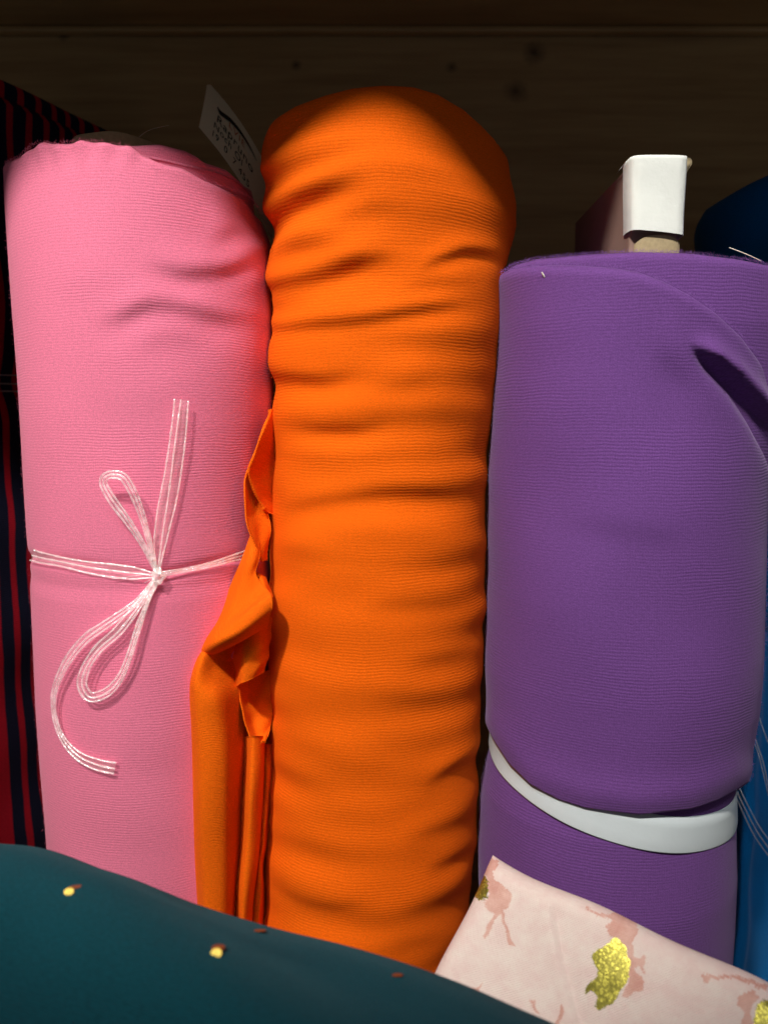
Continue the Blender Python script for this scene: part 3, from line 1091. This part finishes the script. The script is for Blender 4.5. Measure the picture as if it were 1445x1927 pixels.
sheet('loose_pleat', [
    [(1384, 1180, .520), (1406, 1180, .512), (1424, 1180, .514), (1436, 1180, .522), (1470, 1180, .530)],
    [(1384, 1380, .520), (1406, 1380, .510), (1424, 1380, .512), (1436, 1380, .522), (1470, 1380, .530)],
    [(1386, 1470, .520), (1404, 1470, .513), (1418, 1470, .514), (1428, 1470, .524), (1470, 1480, .532)],
    [(1386, 1540, .520), (1400, 1540, .510), (1414, 1545, .510), (1424, 1545, .522), (1470, 1545, .534)],
    [(1384, 1640, .520), (1396, 1640, .508), (1408, 1640, .508), (1416, 1640, .522), (1470, 1640, .534)],
    [(1378, 1740, .520), (1390, 1740, .508), (1404, 1740, .508), (1412, 1740, .522), (1470, 1740, .534)],
    [(1370, 1830, .520), (1380, 1830, .508), (1392, 1830, .508), (1401, 1830, .522), (1470, 1830, .534)],
    [(1360, 1960, .520), (1372, 1960, .508), (1386, 1960, .508), (1394, 1960, .522), (1470, 1960, .534)],
], 'blue_jersey', blue, 90, 50, seed=14, amp=.0005, rot_uv=.35)
bs = thing('clear_string', 'clear plastic string slung slantwise round the blue roll', 'string', at(1430, 1450, .505))
for pts in ([(1418, 1325, .506), (1428, 1352, .503), (1440, 1385, .502), (1462, 1440, .505)],
            [(1416, 1366, .506), (1422, 1395, .503), (1434, 1430, .502), (1445, 1480, .503), (1464, 1560, .505)],
            [(1412, 1385, .506), (1424, 1412, .502), (1434, 1450, .501), (1444, 1490, .502), (1462, 1565, .505)],
            [(1388, 1478, .508), (1406, 1515, .504), (1428, 1555, .503), (1460, 1600, .506)],
            [(1386, 1490, .508), (1402, 1524, .504), (1424, 1565, .503), (1460, 1616, .506)],
            [(1384, 1500, .508), (1400, 1536, .504), (1420, 1575, .503), (1460, 1630, .506)]):
    V, f = tube_mesh(catmull([at(*p) for p in pts], 30), .00042, 6)
    obj('strand', V, f, 'plastic_dim', bs)

# ------------------------------------------------------------------ striped bolt at the left
def bolt_plan(inset=0.0):
    a, b = np.array([-.277, .58]), np.array([-.212, .74])
    d = (b - a) / np.linalg.norm(b - a)
    nn = np.array([d[1], -d[0]])
    s0, s1, w = -.16, .185, .10
    pts, us = [], []
    r = .014
    # right face, back corner, far side, front corner
    for s in np.linspace(s0 + r, s1 - r, 120):
        pts.append(a + d * s - nn * inset); us.append(s)
    def corner(c, a0, n=14):
        for k in range(1, n):
            q = a0 + math.pi / 2 * k / n
            pts.append(c + (r - inset) * (math.cos(q) * nn + math.sin(q) * d)); us.append(us[-1] + r * math.pi / 2 / n)
    corner(a + d * (s1 - r) - nn * r, 0)
    for s in np.linspace(0, 1, 20):
        pts.append(a + d * (s1 - inset) - nn * (r + (w - 2 * r) * s)); us.append(us[-1] + (w - 2 * r) / 20)
    corner(a + d * (s1 - r) - nn * (w - r), math.pi / 2)
    for s in np.linspace(s1 - r, s0 + r, 40):
        pts.append(a + d * s - nn * (w - inset)); us.append(us[-1] + .008)
    corner(a + d * (s0 + r) - nn * (w - r), math.pi)
    for s in np.linspace(1, 0, 20):
        pts.append(a + d * (s0 + inset) - nn * (r + (w - 2 * r) * s)); us.append(us[-1] + (w - 2 * r) / 20)
    corner(a + d * (s0 + r) - nn * r, 1.5 * math.pi)
    return np.array(pts), np.array(us), nn


stripe = thing('fabric_bolt', 'navy jersey bolt with red stripes beside the pink roll', 'fabric bolt', (-.30, .66, FLOOR))


def bolt(name, inset, z0, z1, ushift):
    pl, us, nn = bolt_plan(inset)
    n = len(pl)
    zs = np.linspace(z0, z1, 160)
    ctr = pl.mean(0)
    rows, uv = [], []
    zstr = float(at(15, 720, .575)[2])
    for z in zs:
        k = -.004 * math.exp(-((z - zstr) / .012) ** 2) + .0015 * math.sin(z * 31) + .001 * math.sin(z * 77 + 1)
        dirn = pl - ctr
        dirn = dirn / np.linalg.norm(dirn, axis=1, keepdims=True)
        q = pl + dirn * k + dirn * (0.0012 * np.sin(us * 60 + z * 20))[:, None]
        lip = max(0, 1 - (z1 - z) / .006)
        q = q - dirn * .004 * (1 - math.sqrt(max(0, 1 - lip ** 2)))
        rows.append(np.column_stack([q, np.full(n, z)]))
        uv.append(np.column_stack([us + ushift + .0045 * np.exp(-((z - zstr) / .03) ** 2) + .0012 * math.sin(z * 26), np.full(n, z)]))
    capc = np.column_stack([ctr[0] + (pl[:, 0] - ctr[0]) * .6, ctr[1] + (pl[:, 1] - ctr[1]) * .6, np.full(n, z1 - .003)])
    rows.append(capc); uv.append(uv[-1] + np.array([0, .02]))
    V = np.concatenate(rows); UV = np.concatenate(uv)
    fs = grid_faces(len(rows), n, True).tolist() + [[(len(rows) - 1) * n + k for k in range(n)]]
    return obj(name, V, fs, 'striped_jersey', stripe, UV)


zt_s = float(at(0, 122, .58)[2])
bolt('outer_layer', 0.0, FLOOR, zt_s - .0135, 0.0)
bolt('inner_layer', 0.004, 0.05, zt_s, 0.0042)
sg = thing('clear_string', 'three clear strands tied straight round the striped bolt', 'string', at(10, 720, .57))
for py in (706, 722, 736):
    pts = [at(px, py + .02 * px, Yq) for px, Yq in ((-120, .50), (-60, .535), (0, .566), (25, .580), (60, .600))]
    pts = [p + np.array([.0015, -.0008, 0]) for p in pts]
    V, f = tube_mesh(catmull(pts, 24), .00055, 6)
    obj('strand', V, f, 'plastic_dim', sg)

# ------------------------------------------------------------------ clear string and bow round the pink roll
bow = thing('clear_string', 'clear three strand plastic string knotted in a bow round the pink roll', 'string', rp.hit(298, 1084, .003))


def ribbon(name, pts, half, lift0, mat_s='plastic_strand', n=90, film=True, offs=(-1, 0, 1), rad=.00052, jit=.3, seed=0, squeeze=None):
    """three strands side by side joined by thin film; pts = (px, py, lift)"""
    r = np.random.default_rng(seed)
    P2 = catmull([(p[0], p[1], p[2] * 1e4) for p in pts], n)
    T = np.gradient(P2[:, :2], axis=0)
    T /= np.linalg.norm(T, axis=1, keepdims=True)
    Nn = np.stack([-T[:, 1], T[:, 0]], -1)
    t = np.linspace(0, 1, n)
    w = np.full(n, half) if squeeze is None else np.interp(t, np.linspace(0, 1, len(squeeze)), squeeze)
    out, rows = None, []
    for k, o_ in enumerate(offs):
        ph = r.uniform(0, 6.28, 3)
        oo = o_ * w * (1 + jit * np.sin(5 * t + ph[0]))
        lf = .6 * P2[:, 2] / 1e4 + lift0 + .0004 * np.sin(7 * t + ph[1]) * (abs(o_) > 0)
        line = np.array([rp.hit(P2[i, 0] + Nn[i, 0] * oo[i], P2[i, 1] + Nn[i, 1] * oo[i], lf[i]) for i in range(n)])
        rows.append(line)
        rr = rad * (1 + .35 * np.clip(np.sin(t * r.uniform(30, 50) + ph[2]), 0, 1) ** 6)
        V, f = tube_mesh(line, rr, 7)
        o = obj('strand' if out else name, V, f, mat_s, out or bow)
        out = out or o
    if film:
        S = np.stack(rows, 1)
        fine = np.concatenate([S[:, :1] * (1 - q) + S[:, 1:2] * q for q in (0, .5)] + [S[:, 1:2] * (1 - q) + S[:, 2:3] * q for q in (0, .5, 1)], 1)
        obj('film', fine.reshape(-1, 3), grid_faces(n, 5), 'plastic_film', out)
    return out


ribbon('wrapped_string', [(61, 1045, 0), (70, 1048, 0), (110, 1056, .0002), (170, 1068, .0006), (230, 1076, .0012), (292, 1083, .0026)], 10, .0006, seed=1,
       squeeze=[11, 13, 12, 12, 11, 9, 3])
ribbon('wrapped_string', [(302, 1081, .0026), (350, 1073, .0010), (400, 1062, .0004), (440, 1050, .0002), (476, 1040, 0), (500, 1032, .0)], 7, .0006, seed=2,
       squeeze=[3, 3, 6, 9, 11])
ribbon('tail', [(297, 1080, .003), (306, 1010, .003), (318, 930, .004), (328, 850, .005), (341, 752, .005)], 14, .0006, seed=3,
       squeeze=[3, 11, 14, 14, 15, 15], rad=.00045)
ribbon('loop', [(295, 1078, .003), (270, 1025, .007), (237, 975, .010), (208, 935, .012), (195, 908, .013), (205, 894, .015), (230, 896, .016),
                (250, 925, .014), (268, 970, .010), (286, 1035, .006), (297, 1078, .003)], 6, .0006, seed=4, n=130,
       squeeze=[2, 4, 5, 6, 5, 5, 6, 6, 5, 4, 2])
ribbon('loop', [(294, 1092, .003), (262, 1140, .006), (222, 1190, .008), (186, 1222, .009), (162, 1258, .010), (155, 1290, .010), (170, 1312, .009),
                (200, 1305, .008), (225, 1280, .008), (243, 1240, .009), (262, 1180, .007), (280, 1130, .005), (299, 1092, .003)], 7, .0006, seed=5, n=140,
       squeeze=[2, 5, 8, 7, 6, 7, 7, 7, 5, 5, 5, 3, 2])
ribbon('tail', [(292, 1090, .003), (255, 1135, .006), (205, 1172, .008), (160, 1205, .009), (125, 1250, .009), (104, 1300, .008), (104, 1350, .006),
                (122, 1395, .004), (150, 1424, .003), (185, 1440, .003), (217, 1447, .004)], 8, .0006, seed=6, n=130,
       squeeze=[2, 6, 9, 10, 8, 5, 3, 3, 5, 8, 9])
# knot: a lumpy overhand bead
kc = rp.hit(298, 1084, .0028)
V, fcs = [], []
nu, nv = 28, 18
for j in range(nv):
    ph = math.pi * j / (nv - 1)
    for i in range(nu):
        q = 2 * math.pi * i / nu
        r = .0034 * (1 + .18 * math.sin(3 * q + 4 * ph) + .12 * math.sin(5 * ph - 2 * q))
        V.append(kc + r * np.array([math.sin(ph) * math.cos(q) * .95, math.sin(ph) * math.sin(q) * .8, math.cos(ph) * 1.15]))
obj('knot', V, grid_faces(nv, nu, True), 'plastic_strand', bow)
for a, b in (((212, 1090), (280, 1080)), ((272, 1097), (290, 1088))):
    p, q = rp.hit(*a, .002), rp.hit(*b, .003)
    V, f = tube_mesh(np.linspace(p, q, 8), .00016, 5)
    obj('stray_fibre', V, f, 'plastic_strand', bow)

# ------------------------------------------------------------------ paper tag between pink and orange roll
tA, tB, tC = at(391, 153, .585), at(375, 238, .535), at(512, 452, .492)
tu, tv = tC - tB, tA - tB
nT = np.cross(tu, tv)
nT /= np.linalg.norm(nT)
if nT @ (-tB) < 0:
    nT = -nT
paper = thing('paper_tag', 'small printed paper tag tucked between the pink and orange rolls', 'tag', tB)


def on_tag(u, v, lift=0.0):
    bend = .004 * math.sin(math.pi * u) + .0015 * math.sin(math.pi * v)
    return tB + tu * u + tv * v + nT * (bend + lift)


g = np.array([[on_tag(u, v - (.10 if u < .02 and v > .9 else 0)) for u in np.linspace(0, 1, 24)] for v in np.linspace(0, 1, 12)])
g2 = g - nT * .0004
f1 = grid_faces(12, 24)
V = np.concatenate([g.reshape(-1, 3), g2.reshape(-1, 3)])
ring = [j for j in range(24)] + [i * 24 + 23 for i in range(1, 12)] + [11 * 24 + j for j in range(22, -1, -1)] + [i * 24 for i in range(10, 0, -1)]
side = [[ring[k], ring[(k + 1) % len(ring)], ring[(k + 1) % len(ring)] + 288, ring[k] + 288] for k in range(len(ring))]
obj('card', V, f1.tolist() + (f1[:, ::-1] + 288).tolist() + side, 'tag_paper', paper, smooth=False)
# dark swoosh
sw = catmull([(.16, .66, 0), (.20, .62, 0), (.26, .66, 0), (.34, .72, 0), (.46, .76, 0), (.60, .76, 0), (.72, .72, 0)], 40)
wd = np.interp(np.linspace(0, 1, 40), [0, .12, .4, .8, 1], [.02, .045, .05, .03, .006])
V = []
for k in range(40):
    for s in (-1, 1):
        V.append(on_tag(sw[k, 0], sw[k, 1] + s * wd[k], .0003))
obj('printed_arc', V, grid_faces(40, 2), 'ink_black', paper, smooth=False)


def tag_text(s, u0, v0, size, mat, name='printed_text', tilt=0.0):
    cu = bpy.data.curves.new('text', 'FONT')
    cu.body = s
    cu.size = 1.0
    cu.space_character = 1.12
    to = bpy.data.objects.new('text', cu)
    C.objects.link(to)
    dg = bpy.context.evaluated_depsgraph_get()
    me = bpy.data.meshes.new_from_object(to.evaluated_get(dg))
    bpy.data.objects.remove(to)
    vs = np.zeros(len(me.vertices) * 3)
    me.vertices.foreach_get('co', vs)
    vs = vs.reshape(-1, 3)
    aspect = np.linalg.norm(tv) / np.linalg.norm(tu)
    faces = [list(p.vertices) for p in me.polygons]
    bpy.data.meshes.remove(me)
    V = [on_tag(u0 + x * size * aspect, v0 + y * size + tilt * x * size, .0003) for x, y, _ in vs]
    return obj(name, V, faces, mat, paper, smooth=False)


tag_text('LVIE', .32, .56, .17, 'ink_orange', tilt=.02)
tag_text('Rapruno', .17, .39, .20, 'ink_black', tilt=-.03)
tag_text('Noch Ol', .15, .24, .15, 'ink_black', tilt=-.02)
tag_text('19  0  7 455', .14, .09, .14, 'ink_black', tilt=-.01)

# ------------------------------------------------------------------ pale printed bolt in front of the purple roll
Q0, Q1, Q2 = at(921, 1597, .335), at(1460, 1862, .272), at(796, 1900, .302)
eu, ev = Q1 - Q0, Q2 - Q0
lu, lv = np.linalg.norm(eu), np.linalg.norm(ev)
eu, ev = eu / lu, ev / lv
nQ = np.cross(eu, ev)
nQ /= np.linalg.norm(nQ)
if nQ @ (-Q0) < 0:
    nQ = -nQ
HT = .009
uu = np.concatenate([HT * (1 - np.cos(np.linspace(0, math.pi / 2, 14)[:-1])), np.linspace(HT, lu * 1.25, 560)])
vmax = (FLOOR + .012 - Q0[2]) / ev[2]
vv = np.concatenate([HT * (1 - np.cos(np.linspace(0, math.pi / 2, 14)[:-1])), np.linspace(HT, lv * 1.15, 300), np.linspace(lv * 1.15, vmax, 24)[1:]])
UU, VV = np.meshgrid(uu, vv)


def prof_round(x):
    t = np.clip(x / HT, 0, 1)
    return np.sqrt(np.clip(1 - (1 - t) ** 2, 0, 1))


hh = HT * np.minimum(prof_round(UU) * prof_round(VV), 1)
hh = hh + .0012 * np.sin(UU * 60 + VV * 45) * prof_round(UU) + .0010 * np.sin(UU * 28 - VV * 90 + 1)
# soft crease across the face
cr = (UU - .030 - VV * .35 - 6 * VV ** 2)
hh += -.0010 * np.tanh(cr / .0016) * np.exp(-(cr / .007) ** 2) * sstep(.004, .012, VV) * (1 - sstep(.05, .06, VV))
front = Q0 - nQ * HT + UU[..., None] * eu + VV[..., None] * ev + nQ * hh[..., None]
sag = (.0016 * np.sin(UU * 42 + .6) + .0008 * np.sin(UU * 97)) * (1 - sstep(0, .05, VV))
front += ev * sag[..., None]
front += eu * (-.0035 * sstep(.0, .06, VV) * np.sin(VV * 30))[..., None] * (1 - sstep(0, .05, UU))[..., None]
back = Q0 - nQ * HT + UU[..., None] * eu + VV[..., None] * ev - nQ * (HT * prof_round(UU) * prof_round(VV))[..., None]
back += ev * sag[..., None]
ppx, ppy = project(front)


def zp(pts, ox=780, oy=1560, s=2.173):
    return np.array([(ox + x / s, oy + y / s) for x, y in pts])


rose = [zp(p) for p in (
    [(285, 130), (312, 118), (335, 128), (345, 150), (322, 172), (325, 210), (370, 235), (395, 262), (392, 300), (385, 322), (362, 330), (370, 370), (390, 440),
     (410, 480), (385, 478), (370, 410), (350, 345), (330, 370), (304, 420), (292, 455), (280, 442), (295, 400), (325, 345), (300, 332), (285, 305), (305, 270), (295, 200), (285, 165)],
    [(700, 312), (730, 335), (765, 345), (795, 350), (815, 335), (840, 332), (870, 345), (912, 378), (908, 430), (890, 470), (898, 522), (925, 528), (938, 515), (946, 525),
     (940, 548), (932, 565), (950, 600), (935, 592), (915, 555), (895, 572), (930, 605), (936, 660), (900, 665), (870, 690), (845, 682), (870, 630), (880, 570), (870, 500),
     (840, 450), (792, 432), (780, 395), (800, 385), (810, 372), (750, 358), (705, 330)],
    [(1170, 600), (1185, 588), (1202, 595), (1206, 602), (1300, 596), (1380, 620), (1445, 640), (1445, 665), (1380, 640), (1300, 608), (1206, 614), (1195, 630), (1178, 626)],
    [(1315, 690), (1345, 668), (1390, 660), (1405, 690), (1382, 720), (1366, 760), (1388, 797), (1330, 830), (1345, 745), (1318, 722)],
    [(465, 695), (492, 700), (500, 740), (512, 760), (490, 752), (482, 715)],
    [(600, 708), (612, 740), (592, 797), (575, 800), (590, 750)],
    [(215, 656), (258, 646), (276, 630), (266, 662), (240, 668)],
)]
gold = [zp(p) for p in (
    [(275, 180), (295, 205), (303, 250), (292, 284), (265, 292), (236, 272), (252, 235)],
    [(815, 443), (835, 450), (860, 480), (880, 540), (877, 600), (845, 660), (810, 712), (775, 735), (752, 742), (740, 725), (745, 680), (722, 664), (695, 676), (705, 640),
     (745, 602), (750, 575), (730, 552), (725, 520), (745, 490), (765, 486), (790, 470)],
    [(1400, 720), (1418, 702), (1470, 690), (1500, 760), (1480, 850), (1390, 830), (1385, 775)],
)]


def inside(poly, x, y):
    c = np.zeros(x.shape, bool)
    j = len(poly) - 1
    for i in range(len(poly)):
        xi, yi = poly[i]
        xj, yj = poly[j]
        with np.errstate(divide='ignore', invalid='ignore'):
            t = ((yi > y) != (yj > y)) & (x < (xj - xi) * (y - yi) / (yj - yi + 1e-12) + xi)
        c ^= t
        j = i
    return c


cxp = (ppx[:-1, :-1] + ppx[1:, 1:]) / 2 + 1.2 * np.sin(ppy[:-1, :-1] / 5)
cyp = (ppy[:-1, :-1] + ppy[1:, 1:]) / 2 + 1.2 * np.sin(ppx[:-1, :-1] / 4)
cxp += rng.normal(0, .9, cxp.shape)
cyp += rng.normal(0, .9, cyp.shape)
mi = np.zeros(cxp.shape, int)
for p in rose:
    mi[inside(p, cxp, cyp)] = 1
for p in gold:
    mi[inside(p, cxp, cyp)] = 2
nr, nc = UU.shape
f1 = grid_faces(nr, nc)
off = nr * nc
sub_r = np.array(list(range(0, 14)) + list(range(14, nr - 1, 24)) + [nr - 1])
sub_c = np.array(list(range(0, 14)) + list(range(14, nc - 1, 24)) + [nc - 1])
bk = back[np.ix_(sub_r, sub_c)]
pale = thing('fabric_bolt', 'pale pink cotton bolt printed with rose figures and gold glitter wings', 'fabric bolt', Q0 + ev * vmax)
o = obj('folded_cloth', front.reshape(-1, 3), f1, None, pale, np.stack([UU, VV], -1).reshape(-1, 2), mats=['pale_cotton', 'rose_print', 'gold_glitter'], mat_idx=mi.ravel())
obj('back_cloth', bk.reshape(-1, 3), grid_faces(len(sub_r), len(sub_c))[:, ::-1], 'pale_cotton', pale, np.stack([UU[np.ix_(sub_r, sub_c)], VV[np.ix_(sub_r, sub_c)]], -1).reshape(-1, 2))

# ------------------------------------------------------------------ teal roll lying in front
sil = [(-260, 1602), (-120, 1594), (0, 1593), (84, 1598), (184, 1628), (252, 1648), (368, 1694), (452, 1723), (526, 1748), (647, 1783), (760, 1820), (850, 1852), (904, 1873),
       (970, 1900), (1038, 1927), (1120, 1966), (1200, 2012)]
RT = .100
nth = 140
ths = np.linspace(0, 2 * math.pi, nth, endpoint=False)
stat = catmull([(a, b, 0) for a, b in sil], 150)
rows, uvs, cen = [], [], []
L = 0
for k, (px, py, _) in enumerate(stat):
    w = np.interp(px, [-260, 0, 300, 930, 1200], [.292, .288, .272, .240, .226])
    p = at(px, py, w)
    beta = math.atan2(-p[2], w)
    c = np.array([p[0], w - RT * math.sin(beta), p[2] - RT * math.cos(beta)])
    if k:
        L += np.linalg.norm(c - cen[-1])
    cen.append(c)
    r = RT + wob(ths, np.full(nth, p[0]), .0016, 51, fz=(10, 70), ft=(2, 9))
    sl = np.sin(ths)
    zz_ = c[2] + np.where(sl > 0, r * sl, (c[2] - FLOOR - .003) * sl)
    rows.append(np.stack([np.full(nth, c[0]), c[1] - r * np.cos(ths), zz_], -1))
    uvs.append(np.stack([np.full(nth, L), ths * RT], -1))
rows, uvs, cen = np.array(rows), np.array(uvs), np.array(cen)
low = rows[..., 2].min()
teal = thing('fabric_roll', 'dark teal jersey roll with small gold dots lying in front', 'fabric roll', (cen[60][0], cen[60][1], low))
nS = len(stat)
fs = grid_faces(nS, nth, True).tolist() + [list(range(nth)), [(nS - 1) * nth + k for k in range(nth)][::-1]]
obj('outer_wrap', rows.reshape(-1, 3), fs, 'teal_jersey', teal, uvs.reshape(-1, 2))
# foil dots lie on the cloth
ap = rows.reshape(-1, 3)
apx, apy = project(ap)


def dot(px, py, rx, ry, mat, ang=0):
    front_ok = (ap[:, 1] < .34)
    # nearest visible surface point, then a small disc bent over the cloth
    d = (apx - px) ** 2 + (apy - py) ** 2 + 1e3 * np.maximum(0, ap[:, 1] - .3)
    cand = np.argsort(d)[:12]
    i = cand[np.argmin(np.linalg.norm(ap[cand], axis=1))]
    s, t = divmod(i, nth)
    c = cen[s]
    nrm_ = ap[i] - c
    nrm_ /= np.linalg.norm(nrm_)
    dist = np.linalg.norm(ap[i])
    p0 = ray(px, py)
    # ray / tangent plane
    tt_ = (ap[i] @ nrm_) / (p0 @ nrm_)
    P0 = p0 * tt_ if 0 < tt_ * p0[1] < .4 else ap[i]
    if mat == 'gold_foil':                # sequin turned midway between lamp and eye on purpose, so it glints
        L_ = np.array(spot.location) - P0
        V_ = -P0 / np.linalg.norm(P0)
        P0 = P0 + nrm_ * .0006
        nrm_ = L_ / np.linalg.norm(L_) + V_
        nrm_ /= np.linalg.norm(nrm_)
    ax = np.cross(nrm_, [0, 0, 1.0]); ax /= np.linalg.norm(ax)
    ay = np.cross(nrm_, ax)
    ca, sa = math.cos(ang), math.sin(ang)
    V = [P0 + nrm_ * .0008]
    n = 24
    for k in range(n):
        q = 2 * math.pi * k / n
        x, y = rx * math.cos(q), ry * math.sin(q)
        V.append(P0 + nrm_ * .0005 + ax * (x * ca - y * sa) + ay * (x * sa + y * ca))
    f = [[0, 1 + k, 1 + (k + 1) % n] for k in range(n)]
    return obj('foil_dot', V, f, mat, teal, smooth=False)


for (px, py, rx, ry, m_, a) in ((139, 1672, .0024, .0017, 'copper_foil', .5), (131, 1682, .0015, .0011, 'gold_foil', 0),
                                (411, 1786, .0020, .0017, 'copper_foil', 0), (408, 1798, .0016, .0013, 'gold_foil', 0),
                                (488, 1754, .0024, .0020, 'copper_foil', .2), (748, 1838, .0018, .0016, 'copper_foil', .3)):
    dot(px, py, rx, ry, m_, a)

# ------------------------------------------------------------------ small threads
p = ru.hit(1022, 518, .0006)
V, f = tube_mesh(catmull([p + np.array(q) for q in ((-.0008, 0, .0014), (0, -.0004, 0), (.0006, -.0002, -.0010))], 10), .0004, 6)
tag(obj('lint_speck', V, f, 'lint_white'), 'white lint speck near the top left of the purple roll', 'lint')
pts = [at(1371, 466, .405), at(1390, 473, .402), at(1412, 482, .400), at(1432, 492, .400)]
V, f = tube_mesh(catmull(pts, 20), .00022, 5)
tag(obj('loose_thread', V, f, 'lint_white'), 'pale loose thread on the rim of the purple roll below the blue roll', 'thread')
pts = [at(262, 258, .44), at(275, 248, .442), at(290, 242, .445), at(318, 236, .45)]
V, f = tube_mesh(catmull(pts, 16), .00009, 4)
tag(obj('loose_thread', V, f, 'lint_white'), 'fine pale thread rising behind the rim of the pink roll', 'thread')
